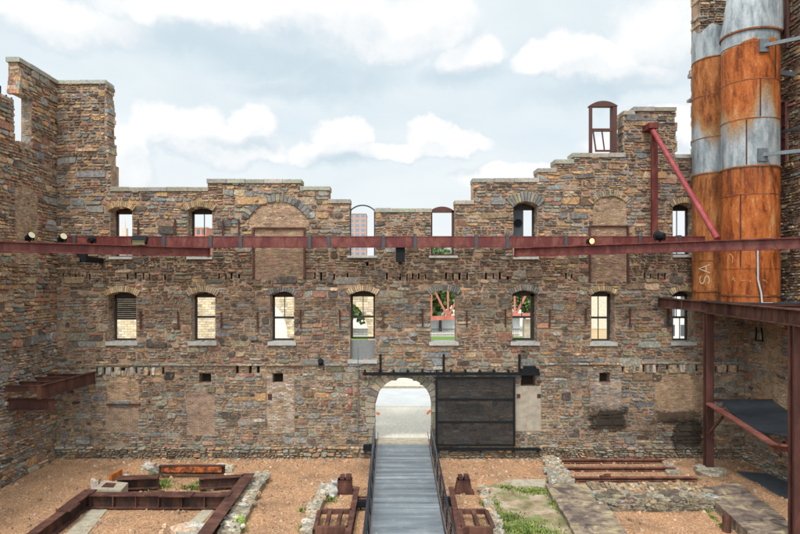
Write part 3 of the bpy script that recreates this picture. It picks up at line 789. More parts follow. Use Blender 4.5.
# ================================================================== SLIDING DOOR + TRACK
sd = thing('sliding_door', (wx(475), D - .3, .5), 'black framed mesh sliding door parked right of the arched doorway', 'door')
yd = D - .28
def bx(m, a, b, y0, y1, t=.05, yy=yd): m.box((wx(a), yy - t / 2, wz(y1)), (wx(b), yy + t / 2, wz(y0)))
m = MB(); bx(m, 435, 437.2, 376, 445); bx(m, 512, 514.2, 376, 445); bx(m, 437.2, 512, 376, 378.2); bx(m, 437.2, 512, 443, 445); m.build('frame', BLK, sd)
m = MB(); bx(m, 437.2, 512, 397.6, 399.6, .07); bx(m, 437.2, 512, 420, 422, .07); m.build('crossbar', BLK, sd)
mm, nt, b = M('dark_wire_mesh'); n = N(nt); b.inputs['Base Color'].default_value = (.012, .013, .014, 1); b.inputs['Roughness'].default_value = .6; b.inputs['Alpha'].default_value = .40
m = MB(); bx(m, 437.2, 512, 378.2, 443, .006); m.build('mesh_panel', mm, sd)
tr = thing('door_track', (wx(450), D - .2, wz(375)), 'long black steel track on the stone wall above the arched doorway', 'door track')
m = MB(); m.box((wx(363), D - .36, wz(374.6)), (wx(538.5), D - .2, wz(371.8))); m.build('rail', BLK, tr)
for k in range(13):
    x = wx(365 + k * 14.3); m = MB(); m.box((x - .04, D - .32, wz(371.8)), (x + .04, D - .02, wz(369.5))); m.build('bracket', BLK, tr)
for px in (380.5, 443.5, 519): m = MB(); m.box((wx(px) - .05, D - .16, wz(372)), (wx(px) + .05, D - .08, wz(354))); m.build('hanger', BLK, tr)
m = MB(); m.box((wx(436), D - .36, wz(449)), (wx(538.5), D - .2, wz(446.6)))
for px in (438, 480, 512, 537): m.box((wx(px) - .05, D - .34, wz(451)), (wx(px) + .05, D - .05, wz(449)))
m.build('floor_guide', BLK, label='lower black steel guide rail under the mesh sliding door', cat='guide rail')
m = MB(); m.box((wx(520), D - .3, wz(374)), (wx(538), D - .02, wz(368.5))); m.box((wx(523), D - .28, wz(368.5)), (wx(535), D - .05, wz(366)))
m.build('junction_box', BLK, label='black box at the right end of the door track', cat='box')
# conduit, bells, boxes
cd = thing('conduit', (wx(358), D - .1, 1), 'thin grey conduit running down the wall left of the arched doorway', 'conduit')
m = MB(); m.tube((wx(358.2), D - .12, wz(347)), (wx(358.2), D - .12, wz(432)), .022, 8); m.build('pipe', GREY, cd)
for py, t_ in ((392, 'upper'), (404.5, 'lower')):
    m = MB(); m.tube(P(350.5, py) + Vector((0, -.02, 0)), P(350.5, py) + Vector((0, -.14, 0)), .085, 16, .06)
    m.build('alarm_bell', mat_plain('bell_red' + t_, (.42, .06, .07), .4, 0, .1, 5, 0), label=t_ + ' of two small red alarm bells left of the arched doorway', cat='alarm bell', group='alarm bells')
m = MB(); m.box((wx(363.5), D - .42, wz(448.5)), (wx(373.5), D - .1, wz(444))); m.build('floodlight', BLK, label='black box floodlight at the wall foot left of the doorway', cat='floodlight')
m = MB(); m.box((wx(319), D - .32, wz(365)), (wx(323.5), D - .04, wz(359.5))); m.tube(P(321.2, 361.5) + Vector((0, -.05, 0)), P(321.2, 360) + Vector((0, -.38, 0)), .12, 12); m.build('wall_lamp', BLK, label='small black lamp on the ledge of the stone wall', cat='lamp')
for px, s_ in ((376.3, 1), (430.5, -1)):
    m = MB(); q = P(px, 412.3); m.bar(q + Vector((0, .1, -.06 * s_)), q + Vector((s_ * .16, .1, -.12)), .1, .1); m.build('door_stop', mat_plain('orange_paint%d' % s_, (.45, .12, .03), .6, 0, .1, 4, 0), back)

# ================================================================== RED BEAMS
dm = .93
mbm = thing('red_beam', P(384, 247, dm), 'long dark red steel beam crossing the whole back wall', 'beam')
m = MB()
zt_, zb_ = wz(236.3, dm), wz(247.5, dm); ym = D * dm
m.ibeam((wx(68, dm), ym, zt_), (wx(704, dm), ym, zt_), .30, zt_ - zb_, .04)
m.box((wx(68, dm), ym - .13, zb_ + .045), (wx(704, dm), ym - .115, zt_ - .045))
m.build('girder', REDP, mbm)
for px in (76, 165, 211.5, 241.5, 310, 329, 383.5, 415, 476, 507, 565, 639, 678.5):
    m = MB(); x = wx(px, dm); m.box((x - .07, ym - .19, zb_ - .04), (x + .07, ym - .155, zt_ + .04)); m.box((x - .07, ym - .155, zt_ + .001), (x + .07, ym + .16, zt_ + .04)); m.build('clamp', DGREY, mbm)
for px, w_ in ((80, .3), (400.5, .2)):
    m = MB(); x = wx(px, dm); zl = wz(262, dm)
    if px == 80:
        q = [Vector((x - .4, ym, zb_)), Vector((x + .3, ym, zb_)), Vector((x + .3, ym, zl)), Vector((x + .15, ym, zl))]
        m.add([p + Vector((0, -.1, 0)) for p in q] + [p + Vector((0, .1, 0)) for p in q], [(0, 1, 2, 3), (7, 6, 5, 4), (0, 4, 5, 1), (1, 5, 6, 2), (2, 6, 7, 3), (3, 7, 4, 0)])
    else: m.box((x - w_, ym, zl), (x + w_, ym + .2, zb_))
    m.box((x - .08, ym + .1, zl), (x + .08, D - .02, zl + .25)); m.build('wall_bracket', BLK, mbm)
# struts
def strut(p0, p1, h, w, lab, nm='red_strut', mat=REDP):
    t = thing(nm, (Vector(p0) + Vector(p1)) / 2 - Vector((0, 0, h)), lab, 'strut', 'red steel struts'); m = MB(); m.ibeam(p0, p1, w, h, .04); m.build('girder', mat, t)
    m = MB(); d = (Vector(p1) - Vector(p0)).normalized(); m.bar(Vector(p0) - d * .03, Vector(p0) + d * .0, w + .02, h + .04, ov=-h / 2); m.build('end_plate', mat, t); return t
zs = zb_ - .012
pa = Vector((wx(208.5, .925), D * .925, zs)); pb = Vector((XL + .01, 22.7, zs))
strut(pa, pb, .40, .3, 'dark red steel strut angling from the long beam to the left wall')
pa2 = Vector((wx(516, .925), D * .925, zs)); pb2 = Vector((XR - .01, 19.35, zs))
strut(pa2, pb2, .40, .3, 'dark red steel strut angling from the long beam past the silos to the right')
def on_strut(a, b, px):
    lo, hi = 0.0, 1.0
    for _ in range(40):
        t = (lo + hi) / 2; q = a.lerp(b, t); x = VX + q.x / (q.y / D) * S
        if (x > px) == (a.x > b.x or b.x < a.x): lo = t
        else: hi = t
    return a.lerp(b, (lo + hi) / 2)
# diagonal brace and post
br = thing('red_brace', P(653, 237, .97), 'bright red pipe brace slanting down from the wall top to the right strut', 'brace')
h0 = P(648.5, 126, .985)
tt = 0.745; hit = on_strut(pa2, pb2, 718)
m = MB(); m.tube(h0 + Vector((.1, 0, 0)), hit + Vector((0, 0, .05)), .11, 14); m.build('pipe', REDL, br, smooth=False)
m = MB(); m.bar(P(654.5, 131, .975), P(654.5, 237, .975), .26, .2, up=Vector((0, 1, 0))); m.build('post', REDP, br)
m = MB(); m.box((wx(646, .985), D * .97, wz(130, .985)), (wx(655, .985), D - .02, wz(124.5, .985))); m.build('head_plate', REDP, br)
# spotlights
def spot(c, aim, r, lab, lit=False, nm='spotlight'):
    c = Vector(c); aim = Vector(aim).normalized(); t = thing(nm, c, lab, 'spotlight', 'spotlights on the red beams')
    k = c + Vector((0, 0, r * 1.5)); m = MB()
    m.tube(k - aim * r * 1.1, k + aim * r * 1.0, r * .8, 16, r * 1.05); m.tube(k - aim * r * 1.5, k - aim * r * 1.1, r * .5, 12, r * .8); m.build('housing', BLK, t)
    m = MB(); m.tube(k + aim * r * 1.0, k + aim * (r * 1.0 + .02), r * .93, 18); m.build('lens', LITM if lit else LENS, t)
    m = MB(); m.bar(c, c + Vector((0, 0, r * .6)), .06, .06); m.bar(c + Vector((-r * 1.15, 0, r * .5)), c + Vector((r * 1.15, 0, r * .5)), .04, .04)
    for q in (-1, 1): m.bar(c + Vector((q * r * 1.15, 0, r * .5)), c + Vector((q * r * 1.15, 0, r * 1.6)), .05, .04)
    m.build('yoke', BLK, t); return t
LITM, nt, b = M('lit_lamp_lens'); b.inputs['Base Color'].default_value = (.9, .6, .2, 1); b.inputs['Emission Color'].default_value = (1, .55, .16, 1); b.inputs['Emission Strength'].default_value = 1.6
for px, ax, nmx in ((28.5, (.75, -.35, .4), 'leftmost'), (61, (.7, -.5, .4), 'second from left'), (91, (-.3, .8, .1), 'third from left')):
    spot(on_strut(pa, pb, px) + Vector((0, .05, .0)), ax, .135, '%s of the round black spotlights on the left red strut' % nmx)
q = on_strut(pa, pb, 141); fl = thing('floodlight', q, 'flat black floodlight tilted down on the left red strut', 'floodlight', 'spotlights on the red beams')
m = MB(); m.bar(q + Vector((-.3, -.15, .22)), q + Vector((.3, -.15, .22)), .22, .3, up=Vector((0, .5, 1))); m.build('housing', BLK, fl)
m = MB(); m.bar(q + Vector((-.25, -.275, .10)), q + Vector((.25, -.275, .10)), .04, .16, up=Vector((0, -.3, 1))); m.build('lens', mat_plain('dull_lens', (.22, .20, .10), .3, 0, .1, 4, 0), fl)
m = MB(); m.bar(q, q + Vector((0, 0, .15)), .08, .08); m.build('yoke', BLK, fl)
q = on_strut(pa2, pb2, 590); spot(q + Vector((0, -.02, -.02)), (.3, -.85, -.1), .12, 'lit orange spotlight on the right red strut', True)
q = on_strut(pa2, pb2, 660); spot(q, (-.2, .9, .1), .17, 'unlit round black spotlight at the foot of the red post')

# ================================================================== STEEL BRACKET LEFT
lb = thing('steel_bracket_frame', (-15, 28, wz(401, .86)), 'rusty steel beam frame jutting from the left stone wall', 'beam frame')
zt1 = 4.2; xa = wx(39, .86)
m = MB(); m.ibeam((xa, D * .86, zt1), (wx(93.5, .995) + .0, D - .03, zt1), .16, .56, .03); m.box((xa - .08, D * .86 - .012, zt1 - .56), (xa + .08, D * .86, zt1)); m.build('main_beam', RUSTB, lb)
for dd in (.864, .90, .94, .972):
    m = MB(); m.ibeam((XL + .01, D * dd, zt1 - .005), (wx(39 + (dd - .86) * 390, dd) - .1, D * dd, zt1 - .005), .14, .26, .025); m.build('joist', RUSTB, lb)
m = MB(); m.ibeam((XL + .01, D * .872, zt1 - .575), (wx(54, .872), D * .872, zt1 - .575), .2, .5, .03); m.box((wx(54, .872) - .3, D * .872 - .09, zt1 - 1.04), (wx(54, .872) - .28, D * .872, zt1 - .61))
m.build('steel_beam', RUSTD, label='short deep rusty beam end below the beam frame on the left wall', cat='beam')

# ================================================================== FOUNDATION RUINS
WEBM = mat_rust('shaded_web_rust', (.012, .008, .007), (.03, .015, .011), (.10, .04, .022))  # darker copy of the girder rust, shade between the flanges painted in
def girder(name, p0, p1, w, h, lab, mat=RUSTB, stiff=.0, plate=0, cat='girder', grp='rusty foundation girders'):
    """p0,p1: top centre line"""
    p0, p1 = Vector(p0), Vector(p1)
    t = thing(name, Vector(((p0.x + p1.x) / 2, (p0.y + p1.y) / 2, p0.z - h)), lab, cat, grp); m = MB(); m.bar(p0, p1, w, .035, ov=-.0175); m.bar(p0, p1, w, .03, ov=-h + .015); m.build('flange', mat, t)
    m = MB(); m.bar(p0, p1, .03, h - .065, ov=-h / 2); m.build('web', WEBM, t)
    d = (p1 - p0).normalized(); L = (p1 - p0).length
    if stiff:
        k = 0; s = .15
        while s < L:
            m = MB(); q = p0 + d * s; m.bar(q - d * .014, q + d * .014, w * .92, h - .066, ov=-h / 2); m.build('stiffener', mat, t); s += stiff
    rg2 = random.Random(len(lab))
    if plate:
        s = 0
        while s < L - .3:
            l = rg2.uniform(.5, 1.3)
            if rg2.random() < .6:
                m = MB(); q0 = p0 + d * s; q1 = p0 + d * min(s + l, L); sd_ = rg2.uniform(-.05, .08)
                m.bar(q0, q1, w * rg2.uniform(1.05, 1.5), .05, ov=.027, side=sd_ * 1.5)
                m.build('cover_plate', mat, t)
            s += l
    return t
zt2 = .55
def gz(px, py, z=zt2): return G(px, py, z)
A0, A1 = gz(23, 540), gz(90, 491); girder('foundation_girder', A0, A1, .34, .5, 'long rusty girder running toward the viewer at far left', stiff=.0, plate=1)
m = MB(); m.bar(gz(91, 491.5) , gz(93, 490.5), .4, .5, ov=-.25); 
B0, B1 = gz(88, 494), gz(231, 494.5); girder('foundation_girder', B0, B1, .42, .48, 'front rusty girder with open stiffener bays between the long girders', stiff=.85, plate=1)
C0, C1 = gz(200, 540), gz(249, 473.5); girder('foundation_girder', C0, C1, .46, .48, 'smooth brown girder slanting beside the pale rubble kerb')
D0, D1 = gz(117, 478.5), gz(159, 477); girder('foundation_girder', D0, D1, .40, .42, 'short stepped rusty girder behind the grassy pit', plate=1)
E0, E1 = gz(199, 478), gz(243, 475.5); girder('foundation_girder', E0, E1, .34, .42, 'short rusty girder between the pit grass and the slanting girder', plate=1)
F0, F1 = gz(159, 465.5), gz(225, 465.5, .5); girder('foundation_girder', F0, F1, .22, .36, 'rear rusty girder with orange rust close to the back wall', RUSTD)
m = MB(); m.box((F0.x + .1, F0.y - .05, F0.z - .3), (F1.x - .1, F0.y - .03, F0.z - .06)); 
m.build('rust_panel', mat_rust('orange_flaking_rust', (.05, .02, .012), (.10, .03, .015), (.42, .11, .02), 5, 1, .8, .62), bpy.data.objects[[o.name for o in C.objects if o.name.startswith('foundation_girder')][-1]])
# pale concrete block with rusty square
cb = thing('concrete_block', gz(110, 486, 0), 'pale broken concrete block with a rusty square plate on top', 'concrete block')
m = MB()
q = [gz(93, 489.5, .5), gz(121, 490.5, .5), gz(128, 483, .5), gz(104, 480.5, .5)]
m.add(q + [Vector((p.x, p.y, 0)) for p in q], [(0, 1, 2, 3), (0, 4, 5, 1), (1, 5, 6, 2), (2, 6, 7, 3), (3, 7, 4, 0)]); m.build('block', CONC, cb)
q = [gz(101, 487, .52), gz(113, 487.5, .52), gz(116, 483.5, .52), gz(106, 482.8, .52)]; m = MB(); m.add(q + [Vector((p.x, p.y, .49)) for p in q], [(0, 1, 2, 3), (0, 4, 5, 1), (1, 5, 6, 2), (2, 6, 7, 3), (3, 7, 4, 0)]); m.build('plate', RUSTD, cb)
m = MB(); m.bar(gz(110, 479, .5), gz(121, 473, .5), .12, .3); m.build('rust_plate', RUSTO, label='short orange rusted plate on edge beside the pale concrete block', cat='plate')
m = MB(); q = [G(62, 538, .03), G(84, 538, .03), G(108.5, 508, .03), G(92, 508, .03)]; m.add(q + [p - Vector((0, 0, .1)) for p in q], [(0, 1, 2, 3), (0, 4, 5, 1), (1, 5, 6, 2), (2, 6, 7, 3), (3, 7, 4, 0)])
m.build('concrete_strip', CONC, label='pale flat concrete strip inside the left girder frame', cat='strip')
m = MB(); q = [G(186, 538, .03), G(205, 520, .03), G(219, 504, .03), G(209, 504, .03), G(172, 538, .03)]; m.add(q, [(0, 1, 2, 3, 4)]); m.build('concrete_strip', CONC, label='thin pale concrete strip beside the slanting brown girder', cat='strip')
def rubble_kerb(name, a0, a1, b0, b1, z, lab, rng, dens=1.0, sz=.32, cat='kerb', ws=None, nseg=None, top=.0):
    """strip of rough stones between edges a (left) and b (right); stones one mesh"""
    m = MB(); L = (Vector(a1) - Vector(a0)).length; W_ = ((Vector(b0) - Vector(a0)).length + (Vector(b1) - Vector(a1)).length) / 2
    ws = ws or [(PL, 2.4), (TN, 2), ((.30, .27, .21), 2), (GG, 1)]
    # mortar bed
    q = [Vector(a0), Vector(b0), Vector(b1), Vector(a1)]
    for p in q: p.z = z * .8
    m.add([p.copy() for p in q] + [Vector((p.x, p.y, -.1)) for p in q], [(0, 1, 2, 3), (0, 4, 5, 1), (1, 5, 6, 2), (2, 6, 7, 3), (3, 7, 4, 0)], (.27, .235, .175))
    if name == 'rubble_wall':
        for k in range(230):
            p = Vector(a0).lerp(Vector(b0), rng.random()); p.z = rng.uniform(.02, z - .08); l = rng.uniform(.16, .5)
            m.rock(p, (l, .22, rng.uniform(.08, .17)), rng, jit(rng, pick(rng, ws)), rot=rng.uniform(-.1, .1), rough=.25)
    n = int(L * W_ / (sz * sz) * 1.5 * dens) + 3
    for k in range(n):
        t, s = rng.random(), rng.uniform(-.02, 1.02); p = Vector(a0).lerp(Vector(a1), t).lerp(Vector(b0).lerp(Vector(b1), t), s)
        l = sz * rng.uniform(.4, 1.25); hgt = z * rng.uniform(.4, .6); p.z = z - hgt * .5 + rng.uniform(-.05, .02)
        m.rock(p, (l, l * rng.uniform(.6, 1), hgt), rng, jit(rng, pick(rng, ws)), rough=.28)
    return m.build(name, RK, label=lab, cat=cat)
rk = random.Random(41)
rubble_kerb('rubble_kerb', G(217, 540, 0), G(254, 478, 0), G(238, 540, 0), G(268, 478, 0), .32, 'pale rubble stone kerb beside the slanting brown girder', rk)
rubble_kerb('rubble_kerb', G(300, 540, 0), G(320, 491, 0), G(312, 540, 0), G(329, 491, 0), .36, 'narrow rubble kerb left of the small pit beside the ramp', rk, sz=.28)
rubble_kerb('rubble_kerb', G(492, 540, 0), G(479, 491, 0), G(503, 540, 0), G(485.5, 491, 0), .3, 'narrow stone kerb between the right pit and the grass patch', rk, sz=.26, ws=[(GG, 2), (PL, 1.4), (TN, 1)])
def boulders(lst, lab, name='rough_stone', ws=None, cat='stone'):
    for px, py, a, b, c in lst:
        m = MB(); m.rock(G(px, py, 0) + Vector((0, 0, c * .35)), (a, b, c), rk, jit(rk, pick(rk, ws or [(PL, 2), (TN, 1)])), rot=rk.uniform(-.3, .3), rough=.4)
        m.build(name, RK, label=lab, cat=cat, group=lab)
boulders([(331, 497, .45, .4, .5), (335, 493, .4, .4, .55), (341, 491, .35, .35, .4)], 'pale rough stone beside the rusty box of the left pit')
boulders([(215, 488, .7, .5, .2), (226, 486, .8, .5, .25), (221, 484, .8, .5, .25), (229, 482, .5, .4, .35), (210, 490, .4, .3, .15)], 'flat pale stone in the angle of the slanting girder')
boulders([(150, 469, .5, .3, .3), (146, 470, .4, .3, .25), (163, 468.5, .4, .3, .2), (222, 471, .5, .3, .35), (216, 472, .5, .4, .3), (228, 471, .4, .3, .25), (155, 473, .4, .3, .2)], 'pale stone by an end of the rear orange rusted girder')
boulders([(96, 492, .3, .3, .6), (126, 486, .4, .4, .45), (131, 484, .35, .3, .3), (136, 488, .3, .2, .2)], 'small broken stone at the pale concrete block')
boulders([(186, 534, .9, .7, .25), (196, 532, .7, .5, .3), (190, 541, 1.0, .6, .3)], 'pale flat stone at the lower left of the slanting girder')
boulders([(324, 549, .6, .5, .3), (336, 550, .7, .5, .32), (468, 549, .7, .5, .3), (480, 549, .7, .5, .3)], 'pale grey stone in front of a pit frame')

def pit(side):
    L = side < 0
    def f(px, py, z=.42): return G(px, py, z)
    r = 'left' if L else 'right'
    if L: b0, b1 = f(346.5, 540), f(357.2, 487)
    else: b0, b1 = f(461, 540), f(451, 487)
    t = thing('pit_frame', (b0 + b1) / 2 - Vector((0, 0, .42)), 'rusty steel grid frame over the small pit %s of the ramp' % r, 'steel frame', 'pit frames beside the ramp')
    m = MB(); m.ibeam(b0, b1, .2, .4, .03); m.build('long_beam', RUSTB, t)
    if L: xs = (319.5, 351.5, 315.5, 347.5)
    else: xs = (457, 486.5, 460.5, 493)
    y0, y1 = 509.5, 527
    m = MB(); m.bar(f(xs[0], y0), f(xs[1], y0), .12, .16, ov=-.08); m.build('rear_beam', RUSTB, t)
    m = MB(); m.bar(f(xs[2], y1), f(xs[3], y1), .14, .34, ov=-.17); m.build('front_beam', RUSTB, t)
    for k in ((0, .33, .68) if L else (.1, .55, 1.0)):
        m = MB(); m.bar(f(xs[0] + (xs[1] - xs[0]) * k, y0 + .6), f(xs[2] + (xs[3] - xs[2]) * k, y1 - 1.5), .13, .14, ov=-.075); m.build('crossbar', RUSTB, t)
    # dark pit floor
    m = MB(); q = [f(xs[0], y0, .03), f(xs[1], y0, .03), f(xs[3], y1, .03), f(xs[2], y1, .03)]
    m.add(q + [p + Vector((0, 0, .06)) for p in q], [(0, 1, 2, 3), (4, 5, 6, 7)], (.1, .08, .06)); 
    # box post
    c = f(345 if L else 463.5, 493, 0)
    u = thing('rusty_box_post', c, 'rusty steel box stub at the head of the %s pit' % r, 'box stub', 'box stubs of the pits')
    w0, w1 = (.27, .30) if L else (.24, .36)
    m = MB(); m.add([c + Vector((a * (w1 if k < 0 else w0), b * .2, .0 if k < 0 else .55)) for k in (-1, 1) for a, b in ((-1, -1), (1, -1), (1, 1), (-1, 1))],
                    [(3,2,1,0),(4,5,6,7),(0,1,5,4),(1,2,6,5),(2,3,7,6),(3,0,4,7)]); m.build('body', RUSTB, u)
    m = MB(); m.box((c.x - w1 - .05, c.y - .26, 0), (c.x + w1 + .05, c.y + .26, .08)); m.build('foot_flange', RUSTD, u); m = MB(); m.box((c.x - w0 - .02, c.y - .22, .5), (c.x + w0 + .02, c.y + .22, .55)); m.build('flange', RUSTD, u)
    m = MB(); m.box((c.x - .2, c.y - .1, .55), (c.x - .02, c.y + .25, .68)); m.box((c.x + .03, c.y - .12, .55), (c.x + w0 - .02, c.y + .25, .70)); m.build('cap', RUSTD, u)
    for k in (0, 1):
        m = MB(); yy = b0.lerp(b1, .86 - k * .05); m.tube((yy.x, yy.y, .25), ((xl - .1) if L else (xr + .1), yy.y, .25), .035, 8); m.build('tie_rod', RUSTD, t)
pit(-1); pit(1)

# rails on the right
RUSTR = mat_rust('worn_red_brown_steel', (.05, .018, .013), (.13, .045, .03), (.24, .10, .07))
for i, (x0, x1, y, lb_) in enumerate(((555, 667.5, 459.5, 'rearmost of three parallel rusty rails near the back wall'), (561, 675, 467.5, 'middle of three parallel rusty rails near the back wall'),
                                     (569, 697, 477.3, 'front longest of three parallel rusty rails with a small knob'))):
    q0, q1 = G(x0, y, .2), G(x1, y, .2); t = girder('rail', q0, q1, .17, .15, lb_, RUSTR, cat='rail', grp='parallel rusty rails')
    if i == 2: m = MB(); k = G(607, 477.3, .2); m.tube(k + Vector((-.1, 0, .05)), k + Vector((.15, 0, .05)), .09, 10); m.tube(k + Vector((-.3, -.05, .03)), k + Vector((-.05, 0, .03)), .06, 8); m.build('knob', RUSTD, t)
rubble_kerb('rubble_kerb', G(549, 488, 0), G(544, 461, 0), G(575, 488, 0), G(556, 461, 0), .28, 'broken stone kerb at the left end of the rails', rk, sz=.24)
rubble_kerb('rubble_kerb', G(668, 476, 0), G(664, 464, 0), G(682, 476, 0), G(670, 464, 0), .16, 'small stones at the right end of the rails', rk, sz=.16, dens=.5)
# stone slab paths
def mat_slab():
    mm, nt, b = M('stained_flagstone'); n = N(nt); p = n.pos()
    f = n.noise(p, 1.5, 7, .7, .8); c = n.ramp(f, [(.38, (.075, .055, .045)), (.47, (.14, .10, .08)), (.54, (.22, .165, .115)), (.61, (.33, .26, .14)), (.72, (.40, .34, .23))])
    c = n.mix(1.0, c, n.ramp(n.noise(p, 9, 5, .7), [(.3, .7), (.7, 1.25)]), 'MULTIPLY')
    c = n.mix(n.ramp(n.noise(p, 2.4, 4, .6), [(.6, 0.0), (.7, .5)]), c, (.13, .15, .055))
    n.put(b.inputs['Base Color'], c); b.inputs['Roughness'].default_value = .75; n.bump(n.noise(p, 7, 5, .7), .4, .03, b); return mm
SLB = mat_slab()
def slabs(lab, L0, L1, R0, R1, z, cuts, th=.3):
    t = thing('stone_path', (L0 + R1) / 2 - Vector((0, 0, z)), lab, 'path'); ks = [0] + cuts + [1]
    for a, b in zip(ks, ks[1:]):
        e = .006; q = [L0.lerp(L1, a + e), R0.lerp(R1, a + e), R0.lerp(R1, b - e), L0.lerp(L1, b - e)]; dzz = rk.uniform(-.02, .02)
        q = [p + Vector((rk.uniform(-.03, .03), rk.uniform(-.02, .02), dzz)) for p in q]
        m = MB(); m.add(q + [Vector((p.x, p.y, z - th)) for p in q], [(0, 1, 2, 3), (0, 4, 5, 1), (1, 5, 6, 2), (2, 6, 7, 3), (3, 7, 4, 0)]); m.build('flagstone', SLB, t)
    return t
slabs('stained flagstone path beside the grass patch', G(579, 540, .3), G(545.5, 484.5, .3), G(632, 540, .3), G(592, 484.5, .3), .3, [.22, .47, .7], .4)
slabs('yellow stained flagstone path right of the rubble wall', G(757, 540, .38), G(700, 488, .38), G(812, 540, .38), G(739, 483, .38), .38, [.3, .6, .8], .45)
# tan flat footing + rubble wall
rubble_kerb('rubble_wall', G(600, 511, 0), G(596, 502, 0), G(713, 511, 0), G(708, 502, 0), .48, 'low ruined rubble wall with a flat tan top between the two paths', rk, sz=.42, cat='wall', ws=[(OL, 2), (BN, 1), (GG, 1), ((.10, .08, .06), 2.4)])
m = MB(); fw_ = [G(594, 492.5, .40), G(702, 492.5, .40), G(697, 482, .40), G(586, 482, .40)]
n_ = 26
for i in range(n_):
    for j in range(4):
        a, b = i / n_, (i + 1) / n_; c, d = j / 4, (j + 1) / 4
        def pt(u, v): return fw_[0].lerp(fw_[1], u).lerp(fw_[3].lerp(fw_[2], u), v)
        q = [pt(a + .002, c + .01), pt(b - .002, c + .01), pt(b - .002, d - .01), pt(a + .002, d - .01)]; e = rk.uniform(-.05, .02)
        q = [p + Vector((rk.uniform(-.03, .03), rk.uniform(-.03, .03), e)) for p in q]
        m.add(q + [Vector((p.x, p.y, .1)) for p in q], [(0, 1, 2, 3), (0, 4, 5, 1), (1, 5, 6, 2), (2, 6, 7, 3), (3, 7, 4, 0)], jit(rk, pick(rk, [(TN, 2), (OC, 1), (OL, 1.6), ((.2, .15, .1), 1)]), .25))
m.build('cobble_footing', RK, label='uneven tan cobble strip behind the low rubble wall', cat='footing')
# grass & dirt patch
def mat_patch():
    mm, nt, b = M('patchy_dirt'); n = N(nt); p = n.pos(); f = n.noise(p, 1.1, 6, .65)
    c = n.ramp(f, [(.36, (.13, .115, .05)), (.45, (.23, .17, .095)), (.55, (.33, .245, .165)), (.7, (.43, .36, .28))])
    c = n.mix(n.ramp(n.noise(p, 1.4, 7, .7, .3), [(.5, 0.0), (.6, .85)]), c, (.12, .15, .035))
    c = n.mix(1.0, c, n.ramp(n.noise(p, 14, 5, .7), [(.3, .65), (.7, 1.3)]), 'MULTIPLY')
    n.put(b.inputs['Base Color'], c); b.inputs['Roughness'].default_value = .95; n.bump(n.noise(p, 12, 5, .7), .7, .04, b); return mm
m = MB(); q = [G(503, 540, .12), G(581, 540, .12), G(546, 482, .12), G(510, 479, .12), G(484, 488, .12)]; m.add(q + [p - Vector((0, 0, .3)) for p in q], [(0, 1, 2, 3, 4), (0, 5, 6, 1), (2, 7, 8, 3), (3, 8, 9, 4), (4, 9, 5, 0)])
m.build('dirt_patch', mat_patch(), kind='structure')
m = MB(); q = [G(510, 486.5, .15), G(545, 487, .15), G(546, 479.5, .15), G(513, 479.5, .15)]; m.add(q + [p - Vector((0, 0, .2)) for p in q], [(0, 1, 2, 3), (0, 4, 5, 1), (3, 7, 4, 0), (1, 5, 6, 2)]); m.build('concrete_strip', CONC, label='pale concrete strip at the back of the grass patch', cat='strip')
def blades(name, lst, lab, mat, zb=.05, hgt=.12, cat='grass', seed=1):
    r = random.Random(seed); m = MB()
    for px, py, rx, ry, n in lst:
        c = G(px, py, zb)
        for k in range(n):
            a, q = r.uniform(0, 6.28), min(1.6, abs(r.gauss(0, .62))); x, y = c.x + math.cos(a) * q * rx, c.y + math.sin(a) * q * ry
            h = hgt * r.uniform(.4, 1.2); b_ = r.uniform(0, 6.28); w = r.uniform(.012, .03); lx, ly = math.cos(b_) * h * .6, math.sin(b_) * h * .6
            dx, dy = -math.sin(b_) * w, math.cos(b_) * w
            m.face([(x - dx, y - dy, zb), (x + dx, y + dy, zb), (x + lx * .5 + dx * .8, y + ly * .5 + dy * .8, zb + h * .7), (x + lx, y + ly, zb + h)], (r.uniform(.7, 1.3),) * 3)
    return m.build(name, mat, label=lab, cat=cat, kind='stuff')
mmg, nt, b = M('grass_blades'); n = N(nt); at = n.new('ShaderNodeVertexColor', layer_name='Col').outputs[0]
cg = n.ramp(n.noise(n.pos(), 2.5, 4, .6), [(.35, (.075, .10, .022)), (.5, (.13, .185, .03)), (.6, (.20, .22, .05)), (.7, (.30, .25, .11))]); n.put(b.inputs['Base Color'], n.mix(1.0, cg, at, 'MULTIPLY')); b.inputs['Roughness'].default_value = .8
blades('grass', [(518, 528, .95, .55, 2600), (508, 518, .5, .5, 900), (535, 492, .7, .35, 1500), (556, 505, .2, .9, 500), (506, 488, .35, .25, 260), (552, 494, .25, .4, 500), (533, 533, .9, .3, 900), (575, 533, .15, .3, 60), (497, 505, .15, .6, 180)],
       'bright green grass growing on the dirt patch beside the flagstones', mmg, .12, .085, seed=2)
blades('grass', [(150, 487, .75, .4, 1300), (162, 484, .3, .5, 350), (156, 476, .3, .2, 150), (195, 488.5, .55, .25, 600), (200, 484, .3, .2, 150), (140, 488, .4, .2, 200)],
       'bright green grass in the pit between the left girders', mmg, .03, .12, seed=3)
blades('grass', [(330, 501, .25, .15, 200), (302, 530, .15, .3, 100), (301, 511, .12, .1, 60), (482, 505, .1, .1, 60)], 'small green weeds around the pits by the ramp', mmg, .03, .12, seed=4)
blades('weeds', [(706, 510, .1, .4, 120), (714, 519, .08, .3, 100), (722, 527, .08, .2, 80), (600, 511, .2, .3, 260), (694, 480, .2, .12, 120), (782, 531, .25, .1, 80)], 'green weeds along the edges of the right flagstone path', mmg, .03, .09, cat='weeds', seed=5)
mmy = mat_plain('yellow_green_leaf', (.25, .36, .03), .7, 0, .3, 6, 0)
m = MB(); c = G(241, 531, 0)
